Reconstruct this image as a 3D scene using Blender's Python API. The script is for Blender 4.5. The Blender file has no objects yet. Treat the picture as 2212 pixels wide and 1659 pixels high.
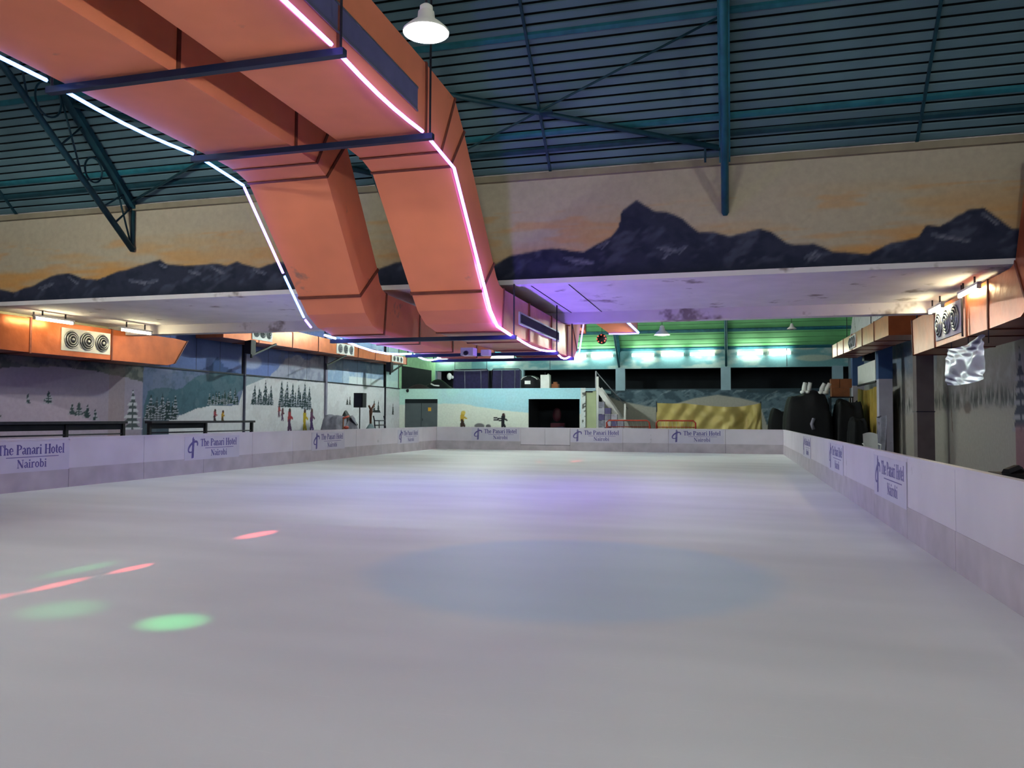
import bpy, math, random
import numpy as np
from mathutils import Matrix, Vector

# ------------------------------------------------------------------ camera, world, exposure
SC = bpy.context.scene
COL = SC.collection
W, Hh, FPX = 2212.0, 1659.0, 1700.0
cam_d = bpy.data.cameras.new('camera')
cam = bpy.data.objects.new('camera', cam_d); COL.objects.link(cam)
cam_d.sensor_fit = 'HORIZONTAL'; cam_d.sensor_width = 36.0; cam_d.lens = 36.0 * FPX / W
cam_d.clip_end = 300
YAW, PITCH, ROLL = 0.270, 0.042, 0.005
_f = Vector((-math.sin(YAW) * math.cos(PITCH), math.cos(YAW) * math.cos(PITCH), math.sin(PITCH)))
_r = Vector((math.cos(YAW), math.sin(YAW), 0)); _u = _r.cross(_f)
_r2 = _r * math.cos(ROLL) + _u * math.sin(ROLL); _u2 = _u * math.cos(ROLL) - _r * math.sin(ROLL)
cam.matrix_world = Matrix(((_r2.x, _u2.x, -_f.x, 0), (_r2.y, _u2.y, -_f.y, 0), (_r2.z, _u2.z, -_f.z, 1.6), (0, 0, 0, 1)))
SC.camera = cam
world = bpy.data.worlds.new('world'); SC.world = world; world.use_nodes = True
world.node_tree.nodes['Background'].inputs[0].default_value = (0.55, 0.6, 0.68, 1)
world.node_tree.nodes['Background'].inputs[1].default_value = 0.10
SC.view_settings.view_transform = 'Standard'; SC.view_settings.look = 'None'
SC.view_settings.gamma = 1; SC.view_settings.use_curve_mapping = False
SC.view_settings.exposure = 1.12
SC.cycles.use_denoising = True; SC.cycles.use_light_tree = False
SC.cycles.max_bounces = 5; SC.cycles.diffuse_bounces = 3; SC.cycles.glossy_bounces = 2; SC.cycles.transmission_bounces = 2
SC.cycles.caustics_reflective = False; SC.cycles.caustics_refractive = False; SC.cycles.adaptive_threshold = 0.06

# light levels of the seen lamps and the added fill lamps
P_PENDANT = 66.0
L_TUBE_FAR, L_TUBE_WARM = 10.0, 30.0
L_LED_R, L_LED_L, L_LED_LOW = 6.0, 5.0, 36.0

# ------------------------------------------------------------------ helpers
random.seed(4); RNG = np.random.RandomState(7)
def lin(c):
    return tuple(((x / 255.0) / 12.92 if x / 255.0 <= .04045 else ((x / 255.0 + .055) / 1.055) ** 2.4) for x in c)
_mats = {}
def mat(name, rgb, rough=.6, metal=0.0, var=.12, scale=3.0, bump=0.0, bscale=20.0, spec=.3, stretch=None, stain=None):
    """procedural paint / metal / cloth: base colour (sRGB) with noise wear"""
    if name in _mats: return _mats[name]
    m = bpy.data.materials.new(name); m.use_nodes = True; nt = m.node_tree; b = nt.nodes['Principled BSDF']
    b.inputs['Roughness'].default_value = rough; b.inputs['Metallic'].default_value = metal
    b.inputs['Specular IOR Level'].default_value = spec
    tc = nt.nodes.new('ShaderNodeTexCoord'); mp = nt.nodes.new('ShaderNodeMapping')
    nt.links.new(tc.outputs['Object'], mp.inputs[0])
    if stretch: mp.inputs['Scale'].default_value = stretch
    n = nt.nodes.new('ShaderNodeTexNoise'); n.inputs['Scale'].default_value = scale; n.inputs['Detail'].default_value = 2
    nt.links.new(mp.outputs[0], n.inputs['Vector'])
    r = nt.nodes.new('ShaderNodeValToRGB'); c = lin(rgb)
    r.color_ramp.elements[0].position = .3; r.color_ramp.elements[1].position = .7
    r.color_ramp.elements[0].color = tuple(x * (1 - var) for x in c) + (1,)
    r.color_ramp.elements[1].color = tuple(min(1, x * (1 + var)) for x in c) + (1,)
    nt.links.new(n.outputs['Fac'], r.inputs[0]); out = r.outputs[0]
    if stain:
        srgb, sscale, thr = stain
        n2 = nt.nodes.new('ShaderNodeTexNoise'); n2.inputs['Scale'].default_value = sscale; n2.inputs['Detail'].default_value = 4
        n2.inputs['Roughness'].default_value = .65
        nt.links.new(mp.outputs[0], n2.inputs['Vector'])
        r2 = nt.nodes.new('ShaderNodeValToRGB'); r2.color_ramp.elements[0].position = thr; r2.color_ramp.elements[1].position = thr + .08
        nt.links.new(n2.outputs['Fac'], r2.inputs[0])
        mx = nt.nodes.new('ShaderNodeMix'); mx.data_type = 'RGBA'
        nt.links.new(r2.outputs[0], mx.inputs[0]); nt.links.new(out, mx.inputs[6]); mx.inputs[7].default_value = lin(srgb) + (1,)
        out = mx.outputs[2]
    nt.links.new(out, b.inputs['Base Color'])
    if bump:
        nb = nt.nodes.new('ShaderNodeTexNoise'); nb.inputs['Scale'].default_value = bscale; nb.inputs['Detail'].default_value = 4
        nt.links.new(mp.outputs[0], nb.inputs['Vector'])
        bp = nt.nodes.new('ShaderNodeBump'); bp.inputs['Strength'].default_value = bump; bp.inputs['Distance'].default_value = .02
        nt.links.new(nb.outputs['Fac'], bp.inputs['Height']); nt.links.new(bp.outputs[0], b.inputs['Normal'])
    _mats[name] = m; return m
def emit(name, rgb, strength, sample=True):
    if name in _mats: return _mats[name]
    m = bpy.data.materials.new(name); m.use_nodes = True; nt = m.node_tree; nt.nodes.clear()
    e = nt.nodes.new('ShaderNodeEmission'); o = nt.nodes.new('ShaderNodeOutputMaterial')
    e.inputs[0].default_value = tuple(rgb) + (1,); e.inputs[1].default_value = strength
    nt.links.new(e.outputs[0], o.inputs[0]); _mats[name] = m
    if not sample: m.cycles.emission_sampling = 'NONE'
    return m
def paint_mat():
    """mural paint: the colours laid on by the painter live in the mesh, the wall adds fine roughness"""
    if 'mural_paint' in _mats: return _mats['mural_paint']
    m = bpy.data.materials.new('mural_paint'); m.use_nodes = True; nt = m.node_tree; b = nt.nodes['Principled BSDF']
    a = nt.nodes.new('ShaderNodeVertexColor'); a.layer_name = 'paint'
    n = nt.nodes.new('ShaderNodeTexNoise'); n.inputs['Scale'].default_value = 9; n.inputs['Detail'].default_value = 2
    tc = nt.nodes.new('ShaderNodeTexCoord'); nt.links.new(tc.outputs['Object'], n.inputs['Vector'])
    h = nt.nodes.new('ShaderNodeHueSaturation'); mr = nt.nodes.new('ShaderNodeMapRange')
    mr.inputs[3].default_value = .86; mr.inputs[4].default_value = 1.12
    nt.links.new(n.outputs['Fac'], mr.inputs[0]); nt.links.new(mr.outputs[0], h.inputs['Value'])
    nt.links.new(a.outputs['Color'], h.inputs['Color']); nt.links.new(h.outputs[0], b.inputs['Base Color'])
    b.inputs['Roughness'].default_value = .75; b.inputs['Specular IOR Level'].default_value = .15
    _mats['mural_paint'] = m; return m

class MB:
    def __init__(s): s.v = []; s.f = []
    def add(s, vs, fs):
        o = len(s.v); s.v += [tuple(map(float, q)) for q in vs]; s.f += [tuple(o + i for i in q) for q in fs]; return s
    def hexa(s, q):   # 8 points, bottom ring 0-3, top ring 4-7
        return s.add(q, [(0, 3, 2, 1), (4, 5, 6, 7), (0, 1, 5, 4), (1, 2, 6, 5), (2, 3, 7, 6), (3, 0, 4, 7)])
    def box(s, x0, x1, y0, y1, z0, z1):
        return s.hexa([(x0, y0, z0), (x1, y0, z0), (x1, y1, z0), (x0, y1, z0), (x0, y0, z1), (x1, y0, z1), (x1, y1, z1), (x0, y1, z1)])
    def bar(s, p, q, w, h=None, up=(0, 0, 1)):   # square bar from p to q
        h = h or w; p = Vector(p); q = Vector(q); d = (q - p).normalized(); u = Vector(up)
        if abs(d.dot(u)) > .98: u = Vector((0, 1, 0))
        a = d.cross(u).normalized() * (w / 2); b = a.cross(d).normalized() * (h / 2)
        return s.hexa([p - a - b, p + a - b, p + a + b, p - a + b, q - a - b, q + a - b, q + a + b, q - a + b])
    def tube(s, pts, r, n=8, closed=False, rs=None):
        pts = [Vector(p) for p in pts]; m = len(pts); rings = []; prev = None
        for i, p in enumerate(pts):
            if closed: t = (pts[(i + 1) % m] - pts[i - 1]).normalized()
            else: t = (pts[min(i + 1, m - 1)] - pts[max(i - 1, 0)]).normalized()
            if prev is None:
                a = t.cross(Vector((0, 0, 1)))
                if a.length < .05: a = t.cross(Vector((0, 1, 0)))
            else: a = prev - t * prev.dot(t)
            a.normalize(); prev = a; b = t.cross(a); rr = rs[i] if rs else r
            rings.append([p + (a * math.cos(2 * math.pi * k / n) + b * math.sin(2 * math.pi * k / n)) * rr for k in range(n)])
        vs = [q for R in rings for q in R]; fs = []
        for i in range(m if closed else m - 1):
            j = (i + 1) % m
            for k in range(n): fs.append((i * n + k, i * n + (k + 1) % n, j * n + (k + 1) % n, j * n + k))
        if not closed: fs += [tuple(reversed(range(n))), tuple((m - 1) * n + k for k in range(n))]
        return s.add(vs, fs)
    def lathe(s, prof, c=(0, 0, 0), n=24, cap=True):  # profile of (radius, z)
        vs = []; fs = []; m = len(prof)
        for r, z in prof:
            for k in range(n): a = 2 * math.pi * k / n; vs.append((c[0] + r * math.cos(a), c[1] + r * math.sin(a), c[2] + z))
        for i in range(m - 1):
            for k in range(n): fs.append((i * n + k, i * n + (k + 1) % n, (i + 1) * n + (k + 1) % n, (i + 1) * n + k))
        if cap: fs += [tuple(reversed(range(n))), tuple((m - 1) * n + k for k in range(n))]
        return s.add(vs, fs)
    def ball(s, c, rx, ry=None, rz=None, n=12, m=8):
        ry = ry or rx; rz = rz or rx; vs = []; fs = []
        for i in range(m + 1):
            t = math.pi * i / m
            for k in range(n): a = 2 * math.pi * k / n; vs.append((c[0] + rx * math.sin(t) * math.cos(a), c[1] + ry * math.sin(t) * math.sin(a), c[2] - rz * math.cos(t)))
        for i in range(m):
            for k in range(n): fs.append((i * n + k, i * n + (k + 1) % n, (i + 1) * n + (k + 1) % n, (i + 1) * n + k))
        return s.add(vs, fs)
    def prism(s, poly, axis, a, b):   # polygon of the two other axes, extruded along axis
        n = len(poly)
        def P(u, w, t): return {'x': (t, u, w), 'y': (u, t, w), 'z': (u, w, t)}[axis]
        vs = [P(u, w, a) for u, w in poly] + [P(u, w, b) for u, w in poly]
        return s.add(vs, [tuple(range(n)), tuple(reversed(range(n, 2 * n)))] + [(i, i + n, (i + 1) % n + n, (i + 1) % n) for i in range(n)])
    def grid(s, fn, nu, nv):
        vs = [fn(i / nu, j / nv) for j in range(nv + 1) for i in range(nu + 1)]
        return s.add(vs, [(j * (nu + 1) + i, j * (nu + 1) + i + 1, (j + 1) * (nu + 1) + i + 1, (j + 1) * (nu + 1) + i) for j in range(nv) for i in range(nu)])
    def build(s, name, m, parent=None, smooth=False, label=None):
        me = bpy.data.meshes.new(name); me.from_pydata(s.v, [], s.f); me.update()
        import bmesh
        bm = bmesh.new(); bm.from_mesh(me); bmesh.ops.recalc_face_normals(bm, faces=bm.faces); bm.to_mesh(me); bm.free()
        if smooth: me.polygons.foreach_set('use_smooth', [True] * len(me.polygons))
        if m: me.materials.append(m)
        o = bpy.data.objects.new(name, me); COL.objects.link(o)
        if parent: adopt(o, parent)
        if label: o['label'] = label
        return o
WL = {}     # world location of translated empties
def adopt(o, parent):
    o.parent = parent; L = WL.get(parent.name, (0, 0, 0)); o.matrix_parent_inverse = Matrix.Translation((-L[0], -L[1], -L[2]))
def thing(name, label, cat, loc=(0, 0, 0), group=None):
    o = bpy.data.objects.new(name, None); COL.objects.link(o); o.location = loc; o.empty_display_size = .2
    WL[o.name] = loc; o['label'] = label; o['category'] = cat
    if group: o['group'] = group
    return o
def tag(o, label, cat, group=None):
    o['label'] = label; o['category'] = cat
    if group: o['group'] = group
    return o
def struct(o, label=None):
    o['kind'] = 'structure'
    if label: o['label'] = label
    return o
def copy_tree(src, loc, rz=0, label=None):
    r = src.copy(); COL.objects.link(r); r.location = loc; r.rotation_euler = (0, 0, rz); WL[r.name] = loc
    if label: r['label'] = label
    for ch in list(src.children):
        c = ch.copy(); COL.objects.link(c); c.parent = r
        for g in list(ch.children):
            d = g.copy(); COL.objects.link(d); d.parent = c
    return r

# ------------------------------------------------------------------ mural painter (numpy, wall coordinates in metres)
_noise_tab = RNG.rand(256, 256)
def vnoise(u, w, sc=1.0):
    u = u * sc; w = w * sc; i = np.floor(u).astype(int); j = np.floor(w).astype(int); a = u - i; b = w - j
    a = a * a * (3 - 2 * a); b = b * b * (3 - 2 * b); T = _noise_tab
    g = lambda p, q: T[p % 256, q % 256]
    return (g(i, j) * (1 - a) + g(i + 1, j) * a) * (1 - b) + (g(i, j + 1) * (1 - a) + g(i + 1, j + 1) * a) * b
def fbm(u, w, sc=1.0): return .5 * vnoise(u, w, sc) + .28 * vnoise(u + 31, w + 7, sc * 2.1) + .22 * vnoise(u + 3, w + 71, sc * 4.3)
class Paint:
    def __init__(s, U, V, rgb): s.U = U; s.V = V; s.c = np.ones((U.size, 3)) * np.array(rgb, float)
    def mix(s, k, rgb): k = np.clip(k, 0, 1)[:, None]; s.c = s.c * (1 - k) + np.array(rgb, float) * k
    def poly(s, pts, rgb, k=1.0, jag=0.0, jsc=3.0):
        U = s.U; V = s.V + jag * (fbm(s.U, s.V, jsc) - .5); ins = np.zeros(U.size, bool)
        for (x0, y0), (x1, y1) in zip(pts, pts[1:] + pts[:1]):
            if y0 == y1: continue
            c = ((y0 > V) != (y1 > V)) & (U < (x1 - x0) * (V - y0) / (y1 - y0) + x0); ins ^= c
        s.mix(ins * k, rgb)
    def below(s, line, rgb, k=1.0, soft=.03, jag=0.0, jsc=3.0):
        x = [p[0] for p in line]; y = [p[1] for p in line]
        h = np.interp(s.U, x, y) + jag * (fbm(s.U, s.U * 0 + 5, jsc) - .5)
        s.mix(k * np.clip((h - s.V) / soft + .5, 0, 1) * (s.U >= x[0]) * (s.U <= x[-1]), rgb)
    def line(s, p, q, w, rgb, k=1.0):
        p = np.array(p, float); q = np.array(q, float); d = q - p; t = np.clip(((s.U - p[0]) * d[0] + (s.V - p[1]) * d[1]) / (d @ d), 0, 1)
        r = np.hypot(s.U - p[0] - t * d[0], s.V - p[1] - t * d[1]); s.mix(k * (r < w), rgb)
    def blob(s, c, a, b, rgb, k=1.0): s.mix(k * np.clip((1 - ((s.U - c[0]) / a) ** 2 - ((s.V - c[1]) / b) ** 2) * 2.5, 0, 1), rgb)
    def tree(s, u, z, h, w=None, dark=(42, 62, 66), snow=(165, 165, 180), amt=.45):
        w = w or h * .24; t = (s.V - z) / h; m = (t > 0) & (t < 1) & (abs(s.U - u) < w * 1.2)
        tier = (t * 6.5) % 1.0; half = w * (1 - t) * (.55 + .6 * (1 - tier)) + .015
        du = abs(s.U - u); ins = m & (du < half * (.8 + .5 * vnoise(s.U * 9, s.V * 9)))
        s.mix(ins * 1.0, dark)
        s.mix((ins & (tier < .38) & (du > half * .12) & (vnoise(s.U, s.V, 11) > 1 - amt * 1.5)) * .9, snow)
    def skier(s, u, z, h, top, leg):
        s.line((u, z + h * .45), (u + .03, z + h * .8), .11 * h + .02, top); s.blob((u + .04, z + h * .93), .08 * h + .03, .09 * h + .02, (70, 45, 45))
        s.line((u - .05 * h, z + .02), (u, z + h * .45), .07 * h + .01, leg); s.line((u + .16 * h, z + .02), (u, z + h * .45), .07 * h + .01, leg)
        s.line((u, z + h * .72), (u + .28 * h, z + h * .55), .05 * h + .01, top)
def painted(name, plane, off, u0, u1, v0, v1, fn, step=.04, parent=None, thick=None):
    nu = max(1, int((u1 - u0) / step)); nv = max(1, int((v1 - v0) / step))
    uu, vv = np.meshgrid(np.linspace(u0, u1, nu + 1), np.linspace(v0, v1, nv + 1)); U = uu.ravel(); V = vv.ravel()
    rgb = np.clip(fn(U, V), 0, 255) / 255.0
    rgb = np.where(rgb <= .04045, rgb / 12.92, ((rgb + .055) / 1.055) ** 2.4)
    co = np.zeros((U.size, 3)); ax = 'xyz'.index(plane); others = [i for i in range(3) if i != ax]
    co[:, ax] = off; co[:, others[0]] = U; co[:, others[1]] = V
    ii, jj = np.meshgrid(np.arange(nu), np.arange(nv)); a = (jj * (nu + 1) + ii).ravel()
    q = np.stack([a, a + 1, a + nu + 2, a + nu + 1], 1)
    me = bpy.data.meshes.new(name); me.vertices.add(U.size); me.vertices.foreach_set('co', co.ravel())
    me.loops.add(q.size); me.loops.foreach_set('vertex_index', q.ravel().astype(np.int32))
    me.polygons.add(len(q)); me.polygons.foreach_set('loop_start', np.arange(0, q.size, 4, dtype=np.int32)); me.update(calc_edges=True)
    at = me.color_attributes.new('paint', 'FLOAT_COLOR', 'POINT'); at.data.foreach_set('color', np.hstack([rgb, np.ones((U.size, 1))]).astype(np.float32).ravel())
    me.materials.append(paint_mat())
    o = bpy.data.objects.new(name, me); COL.objects.link(o)
    if thick:
        md = o.modifiers.new('thickness', 'SOLIDIFY'); md.thickness = thick; md.offset = 0
    if parent: adopt(o, parent)
    return o

# ------------------------------------------------------------------ materials
M = dict(
    teal=mat('teal_steel', (34, 96, 110), .5, .0, .2, 4), teal_dark=mat('dark_teal_steel', (22, 58, 70), .5, 0, .2, 4),
    roof=mat('roof_sheet', (84, 111, 121), .55, 0, .14, .8), gap_rib_shade=mat('backing_rib_shade', (14, 20, 24), .9),
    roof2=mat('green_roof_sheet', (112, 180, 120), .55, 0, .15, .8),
    duct=mat('orange_duct_board', (238, 140, 104), .62, 0, .07, 1.2, stain=((168, 120, 104), 1.1, .66)),
    duct_joint=mat('duct_joint_tape', (120, 62, 46), .6, 0, .2, 6),
    foil=mat('foil_faced_duct', (176, 92, 52), .3, .45, .15, 2.5, bump=.5, bscale=3.0),
    concrete=mat('painted_concrete', (222, 216, 220), .8, 0, .06, 1.5, stain=((150, 138, 138), .9, .6)),
    cream=mat('cream_plaster', (196, 188, 160), .8, 0, .06, 2),
    white=mat('white_paint', (214, 214, 210), .6, 0, .05, 3), board=mat('board_plastic', (206, 200, 210), .38, 0, .06, 1.2, spec=.4, stain=((170, 166, 174), 1.6, .66)),
    board_low=mat('grey_board_plastic', (180, 172, 180), .45, 0, .12, 2.2), banner=mat('banner_vinyl', (196, 192, 208), .45, 0, .04, 2),
    ink=mat('banner_ink', (94, 86, 146), .5, 0, .1, 8), black=mat('black_plastic', (18, 18, 22), .5, 0, .2, 5), steel=mat('dark_steel', (44, 44, 52), .45, .5, .2, 6),
    chrome=mat('galvanised_steel', (150, 152, 156), .35, .8, .1, 6), grey_door=mat('grey_door_paint', (84, 92, 96), .5, 0, .08, 2),
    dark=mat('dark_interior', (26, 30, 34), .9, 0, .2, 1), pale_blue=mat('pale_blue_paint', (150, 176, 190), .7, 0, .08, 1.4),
    gold=mat('gold_tarpaulin', (176, 160, 96), .42, .1, .1, 2, bump=.35, bscale=5), red=mat('red_tube_paint', (170, 62, 44), .45, 0, .12, 6),
    silver=mat('silver_sheet', (200, 200, 212), .34, .7, .08, 3, bump=.55, bscale=3.2), mustard=mat('mustard_curtain', (150, 126, 54), .8, 0, .15, 2),
    brown=mat('brown_cardboard', (128, 76, 48), .8, 0, .15, 3), purple_mesh=mat('dark_purple_mesh', (34, 28, 66), .7, 0, .2, 6),
    tarp=mat('black_tarpaulin', (9, 10, 13), .75, 0, .3, 3, bump=.4, bscale=6), floor=mat('aisle_floor', (92, 88, 92), .7, 0, .12, 1.2),
    greycloth=mat('grey_cloth', (128, 126, 140), .8, 0, .25, 4, bump=.3, bscale=8), wood=mat('carved_wood', (92, 56, 40), .6, 0, .2, 8),
    column=mat('column_paint', (168, 164, 178), .7, 0, .08, 2, stain=((140, 132, 138), 1.4, .62)), dcolumn=mat('dark_column_paint', (108, 98, 98), .75, 0, .12, 2),
    bluecap=mat('blue_column_paint', (60, 84, 128), .7, 0, .08, 2), shade=mat('enamel_shade', (220, 220, 214), .4, 0, .04, 5),
    pink=mat('dusty_pink_paint', (130, 92, 98), .8, 0, .1, 1.5))

# ------------------------------------------------------------------ floor: ice and aisles
def ice_material():
    m = bpy.data.materials.new('ice'); m.use_nodes = True; nt = m.node_tree; b = nt.nodes['Principled BSDF']; N = nt.nodes.new; Lk = nt.links.new
    geo = N('ShaderNodeNewGeometry')
    mp = N('ShaderNodeMapping'); mp.inputs['Scale'].default_value = (.5, 1.4, 1); mp.inputs['Rotation'].default_value = (0, 0, .25); Lk(geo.outputs['Position'], mp.inputs[0])
    n1 = N('ShaderNodeTexNoise'); n1.inputs['Scale'].default_value = .55; n1.inputs['Detail'].default_value = 2; Lk(mp.outputs[0], n1.inputs['Vector'])
    r1 = N('ShaderNodeValToRGB'); e = r1.color_ramp.elements; e[0].position = .32; e[1].position = .68
    e[0].color = (.68, .69, .70, 1); e[1].color = (.78, .79, .80, 1); Lk(n1.outputs['Fac'], r1.inputs[0])
    # skate scratches
    mp2 = N('ShaderNodeMapping'); mp2.inputs['Scale'].default_value = (3, 60, 1); mp2.inputs['Rotation'].default_value = (0, 0, .5); Lk(geo.outputs['Position'], mp2.inputs[0])
    n2 = N('ShaderNodeTexNoise'); n2.inputs['Scale'].default_value = 1.0; n2.inputs['Detail'].default_value = 1; Lk(mp2.outputs[0], n2.inputs['Vector'])
    r2 = N('ShaderNodeValToRGB'); r2.color_ramp.elements[0].position = .66; r2.color_ramp.elements[1].position = .78; Lk(n2.outputs['Fac'], r2.inputs[0])
    mx = N('ShaderNodeMix'); mx.data_type = 'RGBA'; sc = N('ShaderNodeMath'); sc.operation = 'MULTIPLY'; sc.inputs[1].default_value = .22
    Lk(r2.outputs[0], sc.inputs[0]); Lk(sc.outputs[0], mx.inputs[0]); Lk(r1.outputs[0], mx.inputs[6]); mx.inputs[7].default_value = (.88, .89, .90, 1)
    # painted spots below the ice: blue centre circle
    d = N('ShaderNodeVectorMath'); d.operation = 'DISTANCE'; d.inputs[1].default_value = (-1.62, 8.12, 0); Lk(geo.outputs['Position'], d.inputs[0])
    wob = N('ShaderNodeTexNoise'); wob.inputs['Scale'].default_value = 2.5; Lk(geo.outputs['Position'], wob.inputs['Vector'])
    ad = N('ShaderNodeMath'); ad.operation = 'MULTIPLY_ADD'; ad.inputs[1].default_value = .12; Lk(wob.outputs['Fac'], ad.inputs[0]); Lk(d.outputs['Value'], ad.inputs[2])
    mr = N('ShaderNodeMapRange'); mr.interpolation_type = 'SMOOTHSTEP'; mr.inputs[1].default_value = 2.36; mr.inputs[2].default_value = 1.9; Lk(ad.outputs[0], mr.inputs[0])
    ms = N('ShaderNodeMath'); ms.operation = 'MULTIPLY'; ms.inputs[1].default_value = .47; Lk(mr.outputs[0], ms.inputs[0])
    mc = N('ShaderNodeMix'); mc.data_type = 'RGBA'; Lk(ms.outputs[0], mc.inputs[0]); Lk(mx.outputs[2], mc.inputs[6]); mc.inputs[7].default_value = (.44, .63, .80, 1)
    Lk(mc.outputs[2], b.inputs['Base Color'])
    b.inputs['Roughness'].default_value = .62; b.inputs['Specular IOR Level'].default_value = .22
    return m
XL, XR, YD, BH = -14.18, 2.29, 37.1, 1.10
ice = MB().box(XL - .05, XR + .05, -9, YD + .05, -.06, 0).build('floor', ice_material()); struct(ice, 'pale grey ice sheet with a light blue painted circle')
fl = MB().box(-24, 12, -10, 58, -.2, -.061).build('floor', M['floor']); struct(fl, 'dark concrete aisle floor around the ice')

# ------------------------------------------------------------------ first bay: bulkhead wall with mountain mural, valley soffit, roof
YB, ZS, ZT = 15.4, 4.38, 6.42
RIDGE = [(-20.5,4.9),(-18.6,4.75),(-17.53,4.72),(-17.09,4.62),(-16.45,4.79),(-15.96,4.97),(-15.44,5.03),(-14.99,4.88),(-14.58,4.83),(-14.25,4.93),(-13.92,5.02),(-13.53,5.09),(-13.14,5.17),(-12.82,5.22),(-12.63,5.11),(-12.12,5.05),(-11.75,5.05),(-11.38,5.07),(-11.01,5.01),(-10.74,5.08),(-10.41,4.98),(-10.17,4.91),(-9.70,5.04),(-9.23,4.91),(-8.55,4.73),(-7.49,4.68),(-6.90,4.86),(-6.53,4.94),(-5.74,4.75),(-4.78,4.63),(-4.34,4.88),(-3.46,5.01),(-2.80,4.89),(-2.24,5.17),(-2.09,5.36),(-2.03,5.68),(-1.74,5.88),(-1.43,5.64),(-1.16,5.60),(-0.85,5.44),(-0.55,5.16),(-0.29,5.15),(0.01,5.05),(0.56,5.17),(0.76,5.09),(1.05,4.87),(1.21,4.82),(1.52,4.84),(1.85,4.66),(2.44,4.59),(2.75,4.75),(3.28,4.87),(3.40,5.06),(3.62,5.02),(4.07,5.28),(4.32,5.31),(4.57,5.09),(4.75,4.91),(6,4.8),(8.5,5.0)]
def bulkhead_paint(U, V):
    p = Paint(U, V, (176, 164, 146)); f = fbm(U * .35, V * 2.2, 1.3)
    p.mix(.5 * np.clip((V - 5.9) / .6, 0, 1), (172, 164, 150))
    glow = np.clip((6.0 - V) / .9, 0, 1) * np.clip((f - .38) * 4, 0, 1); p.mix(.62 * glow * np.clip(.35 + .5 * np.clip((U - .5) / 1.5, 0, 1) + .7 * np.clip((-9 - U) / 4, 0, 1), 0, 1), (206, 138, 62))
    p.mix(.35 * np.clip((fbm(U * .5, V * 3, 2) - .55) * 6, 0, 1) * (V < 5.8), (200, 140, 80))
    p.below(RIDGE, (48, 52, 72), 1, .05, .05, 4)
    h = np.interp(U, [a for a, _ in RIDGE], [b for _, b in RIDGE]); depth = np.clip((h - V) / .5, 0, 1); inm = (V < h).astype(float)
    p.mix(.55 * inm * np.clip((fbm(U + V * .8, V - U * .2, 3.0) - .48) * 5, 0, 1), (32, 37, 56))
    p.mix(.5 * inm * np.clip((fbm(U * 1.2 - V, V * 1.4, 2.2) - .58) * 7, 0, 1), (88, 92, 112))
    snow = [((-15.43,4.94),(-15.15,4.78)),((-12.82,5.12),(-12.62,5.06)),((-12.0,4.93),(-11.7,4.86)),((-13.65,4.79),(-13.2,4.72)),((-13.3,4.72),(-12.87,4.75)),((-3.18,4.80),(-2.7,4.72)),((-3.0,4.72),(-2.6,4.68)),((-1.34,4.91),(-1.0,4.86)),((-1.1,4.86),(-1.2,4.72)),((-1.0,4.8),(-.8,4.9)),((-2.5,4.98),(-2.3,5.08)),((1.37,4.58),(1.55,4.69)),((1.45,4.55),(1.62,4.63)),((-10.3,4.88),(-10.0,4.8)),((3.5,4.9),(4.1,4.75)),((4.3,5.22),(4.55,5.02)),((-16.3,4.7),(-15.9,4.8)),((-11.4,5.0),(-11.1,4.85))]
    for a, b in snow: p.line(a, b, .030, (128, 130, 148), .38); p.line((a[0] + .06, a[1] - .05), (b[0] - .02, b[1] - .03), .016, (150, 152, 166), .38)
    p.mix(.5 * inm * np.clip((4.62 - V) / .2, 0, 1), (32, 36, 52))
    return p.c
bw = painted('wall_bulkhead', 'y', YB, -20.6, 8.4, ZS, ZT, bulkhead_paint, .035); struct(bw, 'upper wall painted with dark mountains under an orange sky')
MB().box(-20.6, 8.4, YB + .03, YB + .25, ZS, 7.0).build('masonry', M['concrete'], bw)
MB().box(-20.6, 8.4, YB - .10, YB + .1, ZT, ZT + .13).build('coping', mat('grey_coping', (140, 130, 112), .85), bw)
MB().box(-20.6, 8.4, YB - .12, YB + .1, ZS - .10, ZS + .0).build('lip', M['concrete'], bw)
Y2 = 20.3
so = MB().box(-20.6, 8.4, YB + .1, Y2 + .4, ZS - .02, ZS + .12).build('ceiling', M['concrete']); struct(so, 'stained white concrete soffit below the mountain mural')
MB().box(-20.6, 8.4, Y2, Y2 + .4, 4.09, ZS - .02).build('downstand_beam', M['concrete'], so)
MB().box(-20.6, -18.75, YB + .1, Y2, 4.12, ZS - .02).build('side_beam', M['cream'], so)
for x in (-6.45, -5.75, -5.1, -4.0, -3.2):
    MB().box(x - .006, x + .006, YB + .14, Y2 - .02, ZS - .034, ZS - .0205).build('ceiling_joint', M['gap_rib_shade'], so)
back2 = MB().box(-20.6, 8.4, Y2 + .2, Y2 + .42, ZS + .1, 6.7).build('wall_valley', M['concrete']); struct(back2)

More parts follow.
